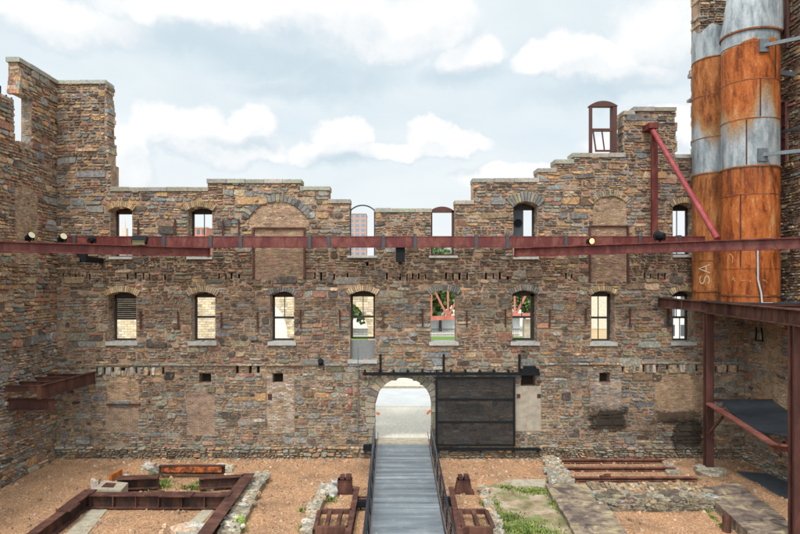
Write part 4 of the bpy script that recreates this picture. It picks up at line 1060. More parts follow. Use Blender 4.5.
for k in range(90):
    r = R; p = c + Vector((r.gauss(0, .1), r.gauss(0, .12), abs(r.gauss(.2, .15)))); a = r.uniform(0, 6.28); u = Vector((math.cos(a), math.sin(a), r.uniform(-.5, .5))) * .05; w = Vector((-math.sin(a), math.cos(a), r.uniform(-.3, .3))) * .04
    m.face([p - u, p + w, p + u, p - w])
wd = thing('weed', c, 'yellow green leafy weed at the end of the pale rubble kerb', 'plant'); m.build('leaves', mmy, wd)
m = MB()
for k in range(5): m.tube(c + Vector((R.uniform(-.05, .05), R.uniform(-.05, .05), 0)), c + Vector((R.uniform(-.15, .15), R.uniform(-.15, .15), .35)), .008, 5)
m.build('stem', mmy, wd)
# steel plates, pipe stub, post base
m = MB(); q = [G(737, 471.5, .08), G(768, 473.5, .08), G(812, 493, .08), G(812, 511, .08)]; m.add(q + [p - Vector((0, 0, .09)) for p in q], [(0, 1, 2, 3), (0, 4, 5, 1), (1, 5, 6, 2), (2, 6, 7, 3), (3, 7, 4, 0)])
m.build('steel_plate', mat_plain('dark_blue_grey_plate', (.055, .065, .075), .6, 0, .25, 2, .05), label='dark blue grey flat plate lying on gravel by the right wall', cat='plate')
c = G(727, 532, .0); m = MB(); m.tube(c, c + Vector((0, 0, .55)), .14, 16); m.tube(c + Vector((0, 0, .55)), c + Vector((0, 0, .56)), .1, 16); m.build('pipe_stub', RUSTB, label='short rusty pipe stub standing beside the yellow stained path', cat='pipe')

# ================================================================== PLATFORM
pf = thing('steel_platform', (13.8, 27, 0), 'rusty steel platform on two tall posts carrying the silos', 'platform')
zp = 7.6
p1 = Vector((13.95, D * .925, 0)); p2 = Vector((12.72, D * .66, 0))
m = MB(); zq = zp - .53
def post(m, p, w, dpt, z0, z1):
    m.box((p.x - w / 2, p.y - dpt / 2, z0), (p.x + w / 2, p.y - dpt / 2 + .03, z1)); m.box((p.x - w / 2, p.y + dpt / 2 - .03, z0), (p.x + w / 2, p.y + dpt / 2, z1)); m.box((p.x - .02, p.y - dpt / 2 + .03, z0), (p.x + .02, p.y + dpt / 2 - .03, z1))
    m.box((p.x - w / 2, p.y - dpt / 2 + .03, z0), (p.x - w / 2 + .03, p.y - dpt / 2 + .1, z1))
m = MB(); post(m, p1, .32, .34, .28, zq); m.box((p1.x - .35, p1.y - .35, .24), (p1.x + .35, p1.y + .3, .30)); m.build('post', RUSTD, pf)
m = MB(); post(m, p2, .33, .34, .0, zq); m.build('post', RUSTD, pf)
m = MB(); m.ibeam((12.75, D - .03, zp + .12), (p1.x + .05, p1.y, zp), .32, .48, .04, stiff=2.0); m.build('edge_beam', RUSTB, pf)
e1 = p2 + (p2 - p1).normalized() * 2.0
m = MB(); m.ibeam((p1.x, p1.y - .02, zp), (e1.x, e1.y, zp), .32, .53, .04, stiff=2.1); m.build('edge_beam', RUSTB, pf)
for y in (21.5, 24.0, 25.3, 27.6, 29.6):
    xs = p1.x + (p2.x - p1.x) * (p1.y - y) / (p1.y - p2.y) if y < p1.y else 13.2
    m = MB(); m.ibeam((xs, y, zp - .02), (XR - .02, y, zp - .02), .2, .4, .03); m.build('joist', RUSTD, pf)
m = MB(); m.box((13.75, 25.2, zp - .012), (XR - .05, 30.3, zp + .03)); m.build('deck_plate', DGREY, pf)
m = MB(); m.rock((p1.x, p1.y, .1), (1.15, .95, .42), rk, (.30, .27, .21), rot=0, rough=.2); m.build('concrete_footing', RK, pf)
# fallen channel, thin rail, sagging sheet
fc = thing('fallen_channel', P(745, 430, .8), 'bent red brown steel channel sloping between the platform posts', 'channel')
m = MB(); ks = [P(709, 403.5, .915), P(731, 417, .87), P(757, 434, .80), P(772, 444, .76), P(786, 446, .725)]
for a, b in zip(ks, ks[1:]): m.bar(a, b, .3, .06, ov=.0); m.bar(a, b, .04, .24, side=-.15, ov=-.1)
m.build('channel', REDP if False else mat_rust('faded_red_steel', (.10, .03, .022), (.18, .055, .04), (.26, .10, .075)), fc)
m = MB(); m.bar(P(709, 434, .915), P(723, 417, .885), .09, .09); m.build('knee_brace', RUSTD, fc)
m = MB(); k = P(784, 446, .73)
for i in range(10):
    a0, a1 = i * .5, (i + 1) * .5; m.tube(k + Vector((.15 * math.cos(a0), 0, .2 * math.sin(a0))), k + Vector((.15 * math.cos(a1), 0, .2 * math.sin(a1))), .025, 6)
m.build('hook', RUSTD, fc)
m = MB(); m.bar((p1.x + .2, p1.y, wz(400.5, .925)), (XR - .02, p1.y, wz(400.5, .925)), .1, .1); m.build('rail', RUSTD, pf)
m = MB(); A_, B_, C_, D_ = Vector((14.45, 28.15, 3.24)), Vector((16.7, 28.1, 3.24)), Vector((16.7, 21.5, 3.2)), Vector((14.7, 22.5, 3.05))
for i in range(20):
    for j in range(8):
        def sp_(u, v):
            p = A_.lerp(D_, u).lerp(B_.lerp(C_, u), v); p.z -= (.62 * math.sin(math.pi * min(1, u * 1.05)) ** .8 if u * 1.05 < 1 else 0) * (1 - .35 * v) + .05 * noise.noise(p * 1.5); return p
        q = [sp_(i / 20, j / 8), sp_((i + 1) / 20, j / 8), sp_((i + 1) / 20, (j + 1) / 8), sp_(i / 20, (j + 1) / 8)]
        m.add(q + [p + Vector((0, 0, .02)) for p in q], [(0, 1, 2, 3), (4, 5, 6, 7)])
m.build('sagging_sheet', mat_plain('dark_blue_sheet', (.022, .027, .034), .5, .0, .3, 3, .1), label='dark sagging metal sheet hanging below the silo platform', cat='sheet')

# ================================================================== SILOS
def mat_silo(nm, galv, seed, tint):
    """galv: list of (z0, z1, feather)"""
    mm, nt, b = M(nm); n = N(nt); p = n.pos(); sx = n.new('ShaderNodeSeparateXYZ'); n.put(sx.inputs[0], p); z = sx.outputs[2]
    of = n.new('ShaderNodeMapping'); n.put(of.inputs[0], p); of.inputs['Location'].default_value = (seed, seed * .7, 0); pv = of.outputs[0]
    st = n.scalev(pv, (1.8, 1.8, .45)); f = n.noise(st, 1.7, 8, .72, .4); g = n.noise(pv, 11, 6, .75)
    ff = n.math('MULTIPLY_ADD', g, .28, n.math('MULTIPLY', f, .85))
    rust = n.ramp(ff, [(.40, (tint[0] * .26, tint[1] * .22, tint[2] * .4)), (.49, (tint[0] * .6, tint[1] * .5, tint[2] * .6)), (.56, tint), (.63, (tint[0] * 1.25, tint[1] * 1.3, tint[2] * 1.8)), (.72, (.40, .23, .10))])
    # dark run-off stains (dirt) hanging from the flanges
    gal = n.ramp(n.math('MULTIPLY_ADD', g, .3, n.math('MULTIPLY', n.noise(st, 2.0, 5, .6), .8)), [(.38, (.10, .12, .13)), (.5, (.20, .225, .24)), (.64, (.33, .35, .355))])
    wob = n.math('MULTIPLY_ADD', n.noise(n.scalev(pv, (1.3, 1.3, .5)), .42, 3, .5, 0.0), 7.5, -3.75)
    mask = None
    for z0, z1, fz, up, dn in galv:
        w1 = n.math('ADD', z, n.math('MULTIPLY', wob, up)); w0 = n.math('ADD', z, n.math('MULTIPLY', wob, dn))
        a = n.new('ShaderNodeMapRange', interpolation_type='SMOOTHSTEP'); n.put(a.inputs[0], w0); a.inputs[1].default_value = z0 - fz * .2; a.inputs[2].default_value = z0 + fz * .2
        c = n.new('ShaderNodeMapRange', interpolation_type='SMOOTHSTEP'); n.put(c.inputs[0], w1); c.inputs[1].default_value = z1 - fz; c.inputs[2].default_value = z1 + fz; c.inputs[3].default_value = 1; c.inputs[4].default_value = 0
        k = n.math('MULTIPLY', a.outputs[0], c.outputs[0]); mask = k if mask is None else n.math('MAXIMUM', mask, k)
    soft = mask
    speck = n.ramp(n.noise(st, 5, 5, .75), [(.6, 1.0), (.72, .35)])
    mask = n.math('MULTIPLY', mask, speck)
    ochre = n.ramp(g, [(.35, (.20, .12, .05)), (.65, (.38, .25, .12))])
    col = n.mix(n.ramp(mask, [(.0, 0.0), (.45, .85)]), rust, ochre); col = n.mix(n.ramp(mask, [(.35, 0.0), (.95, 1.0)]), col, gal)
    dr = n.ramp(n.noise(n.scalev(pv, (3.2, 3.2, .12)), 2.2, 4, .6), [(.5, 0.0), (.62, .75)])
    zz_ = n.new('ShaderNodeMapRange'); n.put(zz_.inputs[0], z); zz_.inputs[1].default_value = 11.9; zz_.inputs[2].default_value = 13.0; z2_ = n.math('LESS_THAN', z, 13.1)
    col = n.mix(n.math('MULTIPLY', n.math('MULTIPLY', dr, zz_.outputs[0]), z2_), col, (.035, .025, .022))
    n.put(b.inputs['Base Color'], col); n.put(b.inputs['Roughness'], n.ramp(mask, [(0, .8), (1, .5)])); b.inputs['Specular IOR Level'].default_value = .3
    n.bump(n.math('ADD', n.noise(pv, 1.6, 3, .5), n.math('MULTIPLY', g, .12)), .35, .08, b)
    return mm
def lathe(m, c, prof, n=64, dent=.012, seed=0, tornz=None, a0=0, a1=math.tau):
    vs = []
    for (r, z) in prof:
        for k in range(n):
            a = a0 + (a1 - a0) * k / n; rr_ = r * (1 + dent * noise.noise(Vector((math.cos(a) * 1.5, math.sin(a) * 1.5, z * .5 + seed))))
            zz = z
            if tornz and z >= tornz[0]: zz += tornz[1] * noise.noise(Vector((math.cos(a) * 1.6, math.sin(a) * 1.6, seed + 3)))
            vs.append((c[0] + rr_ * math.cos(a), c[1] + rr_ * math.sin(a), zz))
    m.add(vs, [(i * n + k, i * n + (k + 1) % n, (i + 1) * n + (k + 1) % n, (i + 1) * n + k) for i in range(len(prof) - 1) for k in range(n)])
def profile(r, z0, z1, st=.3):
    n = max(1, int((z1 - z0) / st)); return [(r, z0 + (z1 - z0) * i / n) for i in range(n + 1)]
MR = mat_silo('right_silo_skin', [(13.12, 15.2, .8, .75, 0.0), (18.15, 26, .25, .3, .22)], 0.0, (.30, .078, .013))
ML = mat_silo('left_silo_skin', [(13.3, 15.1, .8, .8, 0.0), (18.45, 26, .1, .2, .05)], 13.0, (.27, .09, .02))
def silo(nm, c, r, zs, rings, top, mat, lab, torn=None, seams=()):
    t = thing('silo', (c[0], c[1], zp + .03), lab, 'silo', 'rusty metal silos')
    m = MB(); lathe(m, c, profile(r, zp + .032, zs), seed=c[1], tornz=torn); m.build('shell', mat, t, smooth=True)
    for z, rr_, th, mt in rings:
        m = MB(); lathe(m, c, [(r + .002, z - th), (r + rr_, z - th), (r + rr_, z + th), (r + .002, z + th)], dent=0.012, seed=c[1]); m.build('band', mt, t)
    for z0, z1, ang in seams:
        m = MB(); x, y = c[0] + (r + .005) * math.cos(ang), c[1] + (r + .005) * math.sin(ang); m.bar((x, y, z0), (x, y, z1), .05, .025, up=Vector((math.cos(ang), math.sin(ang), 0))); m.build('seam', RUSTD, t)
    if top:
        m = MB(); lathe(m, c, top, seed=c[1] + .3, dent=.02); m.build('cone_hood', mat, t, smooth=True)
    return t
cR = (wx(750.5, .875), D * .875); cL = (wx(719, .955), D * .957)
ringm = mat_rust('silo_band_rust', (.07, .025, .012), (.16, .05, .02), (.3, .11, .04))
sr = silo('silo', cR, 1.09, 18.62, [(7.90, .03, .035, ringm), (9.02, .015, .03, MR), (12.0, .012, .02, ringm), (13.12, .045, .03, ringm), (15.05, .012, .02, ringm), (16.62, .012, .02, ringm), (18.1, .012, .015, ringm), (18.64, .07, .035, ringm)],
     [(1.12, 18.66), (1.10, 18.9), (1.03, 19.3), (.97, 19.7), (.92, 20.1), (.9, 20.12), (.9, 22.5)], MR, 'taller orange rusted silo with a galvanised cone top at the right edge', None,
     [(15.1, 16.6, -1.75), (16.65, 18.1, -1.15), (13.2, 15.0, -2.2), (9.05, 12.0, -2.4)])
sl = silo('silo', cL, 1.08, 19.75, [(8.03, .04, .03, ringm), (9.4, .012, .02, ringm), (13.3, .03, .03, ringm), (14.9, .01, .02, ringm), (16.8, .012, .02, ringm), (18.45, .025, .02, ringm)], None, ML,
     'left silo with a torn open top and chalk letters near its foot', (19.7, .55), [(18.5, 19.6, -1.9), (8.1, 9.2, -3.5)])
m = MB(); # small inner duct beside the cone
m.tube((cR[0] + .62, cR[1] - .45, 18.7), (cR[0] + .55, cR[1] - .5, 22), .42, 20); m.build('side_duct', MR, sr)
m = MB(); w_ = [P(758, 243, .838), P(758.3, 280, .838), P(761.5, 293, .836), P(762.5, 303.5, .834)]
for a, b in zip(w_, w_[1:]): m.tube(a, b, .035, 8)
m.tube(w_[-1] + Vector((0, -.02, .02)), w_[-1] + Vector((.35, -.1, .02)), .025, 8); m.build('conduit', mat_plain('pale_pipe', (.42, .46, .48), .4, .2, .1, 4, 0), label='thin pale pipe bending down the front of the taller silo', cat='conduit')
# chalk writing on the left silo: S A, lying on its side up the shell
CH = mat_plain('chalk', (.46, .37, .24), .9, 0, .3, 12, 0)
def chalk(strokes, pxs, pys, silo_c, r, par, w=.05):
    m = MB()
    for st in strokes:
        st = [(p[0] + (q[0] - p[0]) * i / 5, p[1] + (q[1] - p[1]) * i / 5) for p, q in zip(st, st[1:]) for i in range(5)] + [st[-1]]
        pts = []
        for u, v in st:
            px = pxs[0] + u * (pxs[1] - pxs[0]); py = pys[0] + v * (pys[1] - pys[0])
            # angle on the shell for this column
            dx = (px - VX) / S / D; A = 1 + dx * dx; B = -2 * (dx * silo_c[0] + silo_c[1]); Cc = silo_c[0] ** 2 + silo_c[1] ** 2 - (r + .012) ** 2
            y = (-B - math.sqrt(max(0, B * B - 4 * A * Cc))) / (2 * A); pts.append(Vector((dx * y, y, wz(py, y / D))))
        for a, b in zip(pts, pts[1:]):
          m.bar(a, b + (b - a).normalized() * .01, w, .012, up=Vector((a.x - silo_c[0], a.y - silo_c[1], 0)).normalized())
    return m.build('chalk_letters', CH, par)
# letters upright (x right, y up), then laid a quarter turn so they read up the wall
def laid(st, y0, y1): return [[(1 - y, 1 - x) for x, y in q] for q in st]
Sq = [[(.92, .8), (.8, .93), (.6, 1), (.38, 1), (.18, .92), (.08, .78), (.12, .64), (.3, .55), (.55, .49), (.78, .42), (.92, .3), (.92, .15), (.78, .04), (.55, 0), (.3, .01), (.1, .12)]]
chalk(laid(Sq, 0, 1), (700, 709.5), (275.5, 284.5), cL, 1.08, sl, .042)
chalk(laid([[(0, 0), (.5, 1), (1, 0)], [(.2, .35), (.8, .35)]], 0, 1), (699, 710.5), (264.5, 273), cL, 1.08, sl, .04)
CH = mat_plain('faint_chalk', (.42, .20, .08), .9, 0, .3, 12, 0)
m_ = chalk([[(.0, .9), (.1, .1), (.5, .0), (1, .3), (.9, .9)]], (728, 733), (254, 264), cR, 1.09, sr, .035)
m_ = chalk([[(.0, .5), (.04, .1), (.09, .6)], [(.25, .4), (.3, .6), (.36, .5)], [(.5, .4), (.52, .7)], [(.7, .4), (.76, .5)], [(.85, .4), (.93, .5), (.98, .8)]], (732, 768), (277, 284), cR, 1.09, sr, .03)
# wall arms
def arm(pl, p0, p1, lab, th=.14, plate=True):
    t = thing('tie_arm', p0, lab, 'tie arm', 'grey silo tie arms'); m = MB(); m.bar(p0, p1, .1, th); m.build('bar', GREY if plate else DGREY, t)
    if plate: m = MB(); m.box((p0.x - .2, p0.y - .04, p0.z - .26), (p0.x + .16, p0.y + .08, p0.z + .26)); m.build('plate', GREY, t)
d1 = P(765, 45, .838); e1_ = P(806, 36.5, .80); arm(1, d1, d1 + (e1_ - d1) * ((XR - d1.x) / (e1_.x - d1.x)), 'grey tie arm bolted to the taller silo below its cone')
d1 = P(763.5, 154.5, .838); e1_ = P(806, 150, .80); arm(1, d1, d1 + (e1_ - d1) * ((XR - d1.x) / (e1_.x - d1.x)), 'lower grey tie arm bolted to the taller silo mid height')
arm(0, Vector((16.02, 26.8, zR(778, 77) - .1)), Vector((XR - .02, 26.6, zR(786, 80))), 'short dark tie arm from the taller silo to the right wall', .2, False)
arm(0, Vector((16.0, 26.9, zR(778, 139) - .0)), Vector((XR - .02, 24.5, zR(786, 138))), 'thin dark tie rod from the taller silo to the shutter wall', .1, False)

# ================================================================== BEYOND THE WALL
# stone arch bridge
YB_ = 62.0; db = YB_ / D
bd = thing('arch_bridge', (-12, YB_, .75), 'tan stone arch bridge seen through the left windows', 'bridge')
FBR = frame_fn((0, YB_, 0), (1, 0, 0), (0, -1, 0))
ah = []
for xr_ in (287, 368): # right springing px
    x = wx(xr_, db); ah.append(Hole(x - 6.4, x, .7, 6.9, 3.0))
x_ = wx(205, db); ah.append(Hole(x_ - 1.5, x_ + 4.2, .7, 4.2, 1.6))
ah = [ah[0], ah[1]]
m = MB(); slab(m, FBR, -34, wx(390, db), .6, 8.0, ah, 5.0)
SBR = mat_stone('bridge_stone', .4, False, .3)
m.c = [(.50, .39, .24)] * len(m.f); m.build('core', SBR, bd)
m = MB(); rb = random.Random(9)
bricks(m, FBR, -34, wx(390, db), .75, 8.0, ah, pal_const([((.55, .46, .33), 3), ((.50, .41, .28), 2)]), rb, .6, .24, (.03, .05), .008); m.build('facing', SBR, bd)
# truss bridge
tb = thing('truss_bridge', (wx(480, 2.1), 66, .75), 'faded red steel truss bridge seen through the middle windows', 'bridge')
dt = 2.15; yt = D * dt; TR = mat_rust('truss_salmon_paint', (.25, .075, .05), (.36, .11, .075), (.45, .17, .12))
xa_, xb_ = wx(398, dt), wx(548, dt); zc0 = wz(318, dt)
m = MB(); m.bar((xa_, yt, zc0 - .15), (xb_, yt, zc0 + .35), .4, .42); m.bar((xa_, yt, 8.3), (xb_, yt, 8.3), .4, .4); m.build('chord', TR, tb)
k = 0; step = (xb_ - xa_) / 9
for i in range(9):
    x = xa_ + step * i; m = MB(); zb2 = zc0 + .1; m.bar((x, yt, zb2), (x, yt, 8.2), .18, .18, up=Vector((0, 1, 0)))
    if i % 2: m.bar((x, yt, zb2), (x + step, yt, 8.2), .2, .2, up=Vector((0, 1, 0)))
    else: m.bar((x, yt, 8.2), (x + step, yt, zb2), .2, .2, up=Vector((0, 1, 0)))
    m.build('truss_member', TR, tb)
for px in (402, 470, 530): m = MB(); x = wx(px, dt); m.box((x - .5, yt + .3, .7), (x + .5, yt + 1.3, 4.6)); m.build('pier', CONC, tb)
# low tan building and pale building
def building(x0, x1, y0, y1, h, col, lab, cols, rows, glass, name='building', zvis=0):
    t = thing(name, ((x0 + x1) / 2, (y0 + y1) / 2, .7), lab, 'building', None)
    m = MB(); m.box((x0, y0, .7), (x1, y1, h)); m.build('wall', mat_plain('wall_' + lab[:14].replace(' ', '_'), col, .9, 0, .12, .5, .1), t)
    m = MB(); m.box((x0 - .2, y0 - .2, h), (x1 + .2, y1 + .2, h + .5)); m.build('roof', CONC, t)
    for r_ in range(rows):
        fh = (h - 1) / rows
        if 1.3 + fh * (r_ + .8) < zvis: continue
        for c_ in range(cols):
            m = MB(); w = (x1 - x0) / cols; m.box((x0 + w * (c_ + .18), y0 - .06, 1.3 + fh * (r_ + .2)), (x0 + w * (c_ + .82), y0 - .01, 1.3 + fh * (r_ + .8))); m.build('window', glass, t)
    return t
GLS = mat_plain('blue_glass', (.10, .16, .22), .15, 0, .3, .3, 0, .8)
GL2 = mat_plain('dark_glass', (.05, .06, .07), .15, 0, .3, .3, 0, .8)
building(wx(560, 2.6), wx(640, 2.6), D * 2.6, D * 2.6 + 12, wz(288, 2.6), (.46, .34, .20), 'low tan building seen through a right middle window', 3, 1, mat_plain('pale_blinds', (.50, .44, .33), .8))
building(wx(645, 2.6), wx(760, 2.6), D * 2.6, D * 2.6 + 12, wz(286, 2.6), (.55, .53, .48), 'pale low building seen through the rightmost middle window', 7, 3, GL2)
building(wx(325, 13), wx(366, 13), D * 13, D * 13 + 20, wz(214, 13), (.36, .22, .17), 'tall glass and brick tower seen through the empty tall window', 7, 17, GLS, 'tower_block', 22)
building(wx(180, 9), wx(206, 9), D * 9, D * 9 + 20, wz(228, 9), (.42, .17, .12), 'red brick block seen through the second upper left window', 5, 8, GL2, 'building', 12)
building(wx(206, 10), wx(250, 10), D * 10, D * 10 + 20, wz(232, 10), (.20, .24, .36), 'blue grey block seen beside the red brick block', 5, 9, GLS, 'building', 12)
building(wx(414, 9), wx(462, 9), D * 9, D * 9 + 20, wz(241, 9), (.30, .33, .38), 'grey blue block seen through the red framed tall window', 8, 8, GLS, 'building', 12)
building(wx(660, 9), wx(720, 9), D * 9, D * 9 + 20, wz(246, 9), (.30, .34, .40), 'pale blue block seen through the rightmost upper window', 8, 6, GLS, 'building', 12)
# thin spire
m = MB(); q = P(123.5, 260, 8); m.box((q.x - .9, q.y, .7), (q.x + .9, q.y + 2, wz(228, 8))); m.tube((q.x, q.y + 1, wz(228, 8)), (q.x, q.y + 1, wz(217, 8)), .5, 8, .1)
m.build('spire', mat_plain('spire_stone', (.5, .4, .33), .9), label='distant thin spire seen through the first upper left window', cat='spire')
# fence and white van-like wall beyond
fn = thing('metal_fence', (wx(445, 2.0), 61, .75), 'dark metal fence behind the green verge', 'fence')
m = MB(); yf = D * 2.98
for px in range(300, 520, 2): x = wx(px, yf / D); m.box((x - .03, yf, .75), (x + .03, yf + .04, 1.75))
m.build('pickets', DGREY, fn); m = MB(); m.box((wx(300, 2.98), yf - .02, 1.7), (wx(520, 2.98), yf + .06, 1.8)); m.box((wx(300, 2.98), yf - .02, .9), (wx(520, 2.98), yf + .06, .98)); m.build('rail', DGREY, fn)
m = MB(); m.box((wx(388, 3.3), D * 3.3, .7), (wx(520, 3.3), D * 3.3 + .4, 2.95)); m.build('low_wall', mat_plain('pale_concrete_wall', (.42, .43, .43), .9, 0, .15, 2, .1), label='pale concrete wall behind the metal fence', cat='wall')
# trees beyond
def tree(x, y, h, rr_, lab, seed, z0=.75):
    r = random.Random(seed); t = thing('tree', (x, y, z0), lab, 'tree', 'trees beyond the wall'); m = MB(); m.tube((x, y, z0), (x, y, z0 + h * .5), h * .03, 8, h * .015)
    for k in range(5): a = r.uniform(0, 6.28); m.tube((x, y, z0 + h * r.uniform(.3, .5)), (x + math.cos(a) * rr_ * .6, y + math.sin(a) * rr_ * .6, z0 + h * .75), h * .01, 5, h * .004)
    m.build('trunk', DKW, t); m = MB()
    cl = [(Vector((x + r.gauss(0, rr_ * .4), y + r.gauss(0, rr_ * .4), z0 + h * r.uniform(.4, .95))), rr_ * r.uniform(.25, .45)) for k in range(16)]
    for c, q in cl:
        for k in range(130):
            d = Vector((r.gauss(0, 1), r.gauss(0, 1), r.gauss(0, .8))).normalized() * q * r.uniform(.5, 1.1); p = c + d; s = rr_ * .06 * r.uniform(.6, 1.4)
            u = Vector((r.gauss(0, 1), r.gauss(0, 1), r.gauss(0, 1))).normalized(); w = u.orthogonal().normalized(); k_ = r.uniform(.6, 1.4)
            m.face([p - u * s, p + w * s, p + u * s, p - w * s], (.08 * k_, .13 * k_, .03 * k_))
    m.build('crown', LEAF, t)
LEAF, nt, b = M('tree_leaves'); n = N(nt); n.put(b.inputs['Base Color'], n.new('ShaderNodeVertexColor', layer_name='Col').outputs[0]); b.inputs['Roughness'].default_value = .7
tree(wx(438, 5), 152, 16, 7, 'green tree seen through the red framed tall window', 1)
tree(wx(116, 5), 150, 12, 7, 'green tree seen low in the first upper left window', 2)
tree(wx(202, 5), 150, 12, 6, 'green tree seen low in the second upper left window', 3)
tree(wx(598, 4.2), 128, 10.5, 6, 'green tree seen behind the low tan building', 4)
tree(wx(440, 3.3), 100, 8.5, 6, 'dark green tree seen through the truss bridge', 5); tree(wx(525, 3.3), 101, 8.5, 5, 'green tree behind the right end of the truss bridge', 6)
tree(wx(345, 3.2), 98, 8, 6, 'green tree seen through the bridge arch', 7)

# ================================================================== WORLD, LIGHT, CAMERA
sc = bpy.context.scene
wd_ = bpy.data.worlds.new('World'); sc.world = wd_; wd_.use_nodes = True; nt = wd_.node_tree; nt.nodes.clear(); n = N(nt)
out = nt.nodes.new('ShaderNodeOutputWorld'); bg = nt.nodes.new('ShaderNodeBackground'); nt.links.new(bg.outputs[0], out.inputs[0])
SE, SR = math.radians(54), math.radians(194)
skn = nt.nodes.new('ShaderNodeTexSky'); skn.sky_type = 'NISHITA'; skn.sun_disc = False; skn.sun_elevation = SE; skn.sun_rotation = SR; skn.air_density = 1.0; skn.dust_density = 2.0
tc = nt.nodes.new('ShaderNodeTexCoord').outputs['Generated']
sx = n.new('ShaderNodeSeparateXYZ'); n.put(sx.inputs[0], tc)
den = n.math('ADD', n.math('MAXIMUM', sx.outputs[2], 0.0), .22)
cx = n.new('ShaderNodeCombineXYZ'); n.put(cx.inputs[0], n.math('DIVIDE', sx.outputs[0], den)); n.put(cx.inputs[1], n.math('DIVIDE', sx.outputs[1], den)); n.put(cx.inputs[2], 0.0)
def dirv(px, py): return Vector(((px - VX) / 640, 1, (HY - py) / 640)).normalized()
# direction warped by noise, for soft cloud banks
wn = n.new('ShaderNodeTexNoise'); n.put(wn.inputs['Vector'], tc); wn.inputs['Scale'].default_value = 9; wn.inputs['Detail'].default_value = 6; wn.inputs['Roughness'].default_value = .6
va = n.new('ShaderNodeVectorMath', operation='SUBTRACT'); n.put(va.inputs[0], wn.outputs['Color']); va.inputs[1].default_value = (.5, .5, .5)
vb = n.new('ShaderNodeVectorMath', operation='SCALE'); n.put(vb.inputs[0], va.outputs[0]); vb.inputs['Scale'].default_value = .09
vc = n.new('ShaderNodeVectorMath', operation='ADD'); n.put(vc.inputs[0], tc); n.put(vc.inputs[1], vb.outputs[0]); wdir = vc.outputs[0]
def blob(vec, px, py, rx, ry, soft=.5):
    d = dirv(px, py); s_ = n.new('ShaderNodeVectorMath', operation='SUBTRACT'); n.put(s_.inputs[0], vec); s_.inputs[1].default_value = d
    m_ = n.new('ShaderNodeVectorMath', operation='MULTIPLY'); n.put(m_.inputs[0], s_.outputs[0]); m_.inputs[1].default_value = (640 / rx, 640 / (rx + ry) * 1.2, 640 / ry)
    l = n.new('ShaderNodeVectorMath', operation='LENGTH'); n.put(l.inputs[0], m_.outputs[0])
    r_ = n.new('ShaderNodeMapRange', interpolation_type='SMOOTHSTEP'); n.put(r_.inputs[0], l.outputs['Value']); r_.inputs[1].default_value = 1 - soft; r_.inputs[2].default_value = 1 + soft; r_.inputs[3].default_value = 1; r_.inputs[4].default_value = 0
    return r_.outputs[0]
def madd(vec, lst):
    o = None
    for b_ in lst: b_ = blob(vec, *b_); o = b_ if o is None else n.math('MAXIMUM', o, b_)
    return o
K = 10.0   # colours below are divided by the background strength
def kc(*c): return tuple(v * K for v in c) + (1,)
WB_ = [(128, 150, 30, 30, .5), (160, 128, 26, 20, .5), (195, 140, 30, 28, .5), (222, 150, 40, 24, .5), (250, 127, 24, 20, .4), (240, 152, 50, 16, .5), (345, 132, 26, 20, .4), (322, 150, 30, 14, .5), (372, 150, 34, 12, .5),
       (430, 136, 24, 17, .4), (455, 148, 34, 14, .5), (410, 152, 30, 12, .5), (575, 60, 34, 24, .4), (605, 68, 36, 22, .5), (545, 66, 30, 16, .5), (640, 84, 34, 16, .6), (655, 40, 40, 40, .7),
       (350, 22, 44, 30, .5), (400, 34, 46, 30, .5), (440, 22, 36, 26, .5), (470, 56, 34, 18, .5), (300, 14, 60, 22, .6), (200, 10, 90, 18, .7), (60, 20, 90, 22, .7), (650, 135, 60, 16, .7), (520, 175, 60, 10, .7)]
def dens(up):
    v = tc; w_ = wdir
    if up:
        ad = n.new('ShaderNodeVectorMath', operation='ADD'); n.put(ad.inputs[0], tc); ad.inputs[1].default_value = (-.010, 0, up); v = ad.outputs[0]
        ad2 = n.new('ShaderNodeVectorMath', operation='ADD'); n.put(ad2.inputs[0], wdir); ad2.inputs[1].default_value = (-.010, 0, up); w_ = ad2.outputs[0]
    return n.math('MULTIPLY_ADD', n.noise(v, 16, 8, .6), .8, n.math('MULTIPLY_ADD', madd(w_, WB_), 1.0, -.4))
d0, d1_ = dens(0), dens(.028)
base = n.noise(cx.outputs[0], 1.1, 6, .5, .2)
veil = n.mix(.25, kc(.58, .79, .91), skn.outputs[0])
col = n.mix(n.ramp(base, [(.3, .55), (.56, 1.0)]), veil, kc(.86, .93, .965))
wm = n.new('ShaderNodeMapRange', interpolation_type='SMOOTHSTEP'); n.put(wm.inputs[0], d0); wm.inputs[1].default_value = .30; wm.inputs[2].default_value = .85
sh = n.ramp(n.math('MULTIPLY_ADD', n.math('SUBTRACT', d0, d1_), .75, .52), [(.2, kc(.70, .80, .87)[:3]), (.5, kc(.93, .96, .98)[:3]), (.7, kc(1.03, 1.03, 1.03)[:3])])
col = n.mix(n.math('MULTIPLY', wm.outputs[0], .95), col, sh)
g1 = madd(wdir, [(265, 58, 60, 20, .7), (335, 76, 70, 18, .6), (290, 88, 50, 12, .7), (200, 44, 60, 14, .8), (465, 76, 40, 10, .7), (600, 97, 60, 9, .8), (345, 160, 30, 7, .8), (245, 148, 30, 5, .8)])
col = n.mix(n.math('MULTIPLY', g1, n.ramp(n.noise(wdir, 6, 6, .6), [(.3, .45), (.65, .95)])), col, kc(.60, .73, .82))
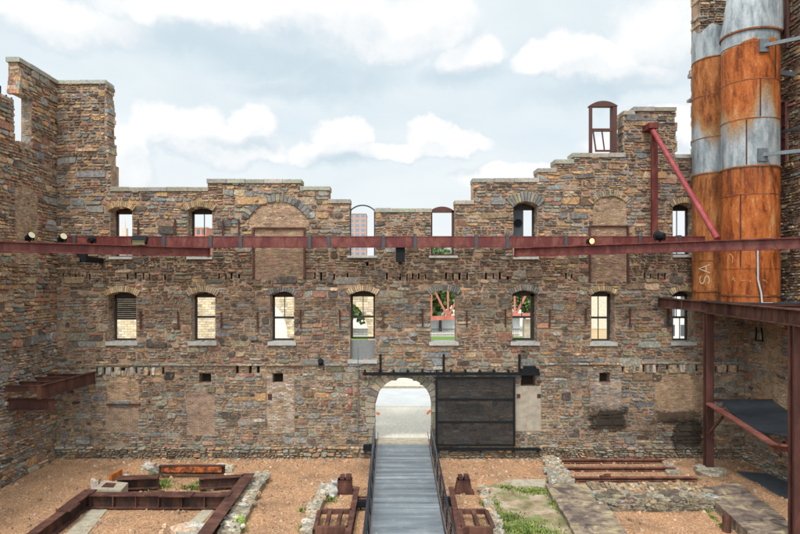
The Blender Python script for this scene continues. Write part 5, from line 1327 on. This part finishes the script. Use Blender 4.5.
hz = n.new('ShaderNodeMapRange', interpolation_type='SMOOTHSTEP'); n.put(hz.inputs[0], sx.outputs[2]); hz.inputs[1].default_value = .0; hz.inputs[2].default_value = .22; hz.inputs[3].default_value = .8; hz.inputs[4].default_value = 0
col = n.mix(hz.outputs[0], col, kc(.93, .96, .975))
# clouds are brighter round the sun, behind the viewer
dp = n.new('ShaderNodeVectorMath', operation='DOT_PRODUCT'); n.put(dp.inputs[0], tc); dp.inputs[1].default_value = (-math.sin(math.radians(14)) * math.cos(SE), -math.cos(math.radians(14)) * math.cos(SE), math.sin(SE))
gl = n.new('ShaderNodeMapRange', interpolation_type='SMOOTHSTEP'); n.put(gl.inputs[0], dp.outputs['Value']); gl.inputs[1].default_value = .25; gl.inputs[2].default_value = 1.0; gl.inputs[3].default_value = 1.0; gl.inputs[4].default_value = 3.5
vs_ = n.new('ShaderNodeVectorMath', operation='SCALE'); n.put(vs_.inputs[0], col); n.put(vs_.inputs['Scale'], gl.outputs[0])
n.put(bg.inputs[0], vs_.outputs[0]); bg.inputs[1].default_value = .1
sun = bpy.data.lights.new('sun', 'SUN'); sun.energy = 2.4; sun.angle = math.radians(8); sun.color = (1, .955, .89)
so = bpy.data.objects.new('sun', sun); C.objects.link(so)
az = math.radians(-155)
sd_ = Vector((-math.sin(math.radians(14)) * math.cos(SE), -math.cos(math.radians(14)) * math.cos(SE), math.sin(SE)))
so.rotation_euler = sd_.to_track_quat('Z', 'Y').to_euler()
cam = bpy.data.cameras.new('camera'); co = bpy.data.objects.new('camera', cam); C.objects.link(co); sc.camera = co
cam.sensor_width = 36; cam.lens = 28.8; cam.shift_x = 8 / 800; cam.shift_y = 15 / 800; cam.clip_start = .1; cam.clip_end = 3000
co.location = (0, 0, EZ); co.rotation_euler = (math.radians(90), 0, 0)
sc.render.engine = 'CYCLES'
sc.view_settings.view_transform = 'Standard'; sc.view_settings.look = 'None'; sc.view_settings.gamma = 1; sc.view_settings.exposure = 0; sc.view_settings.use_curve_mapping = False
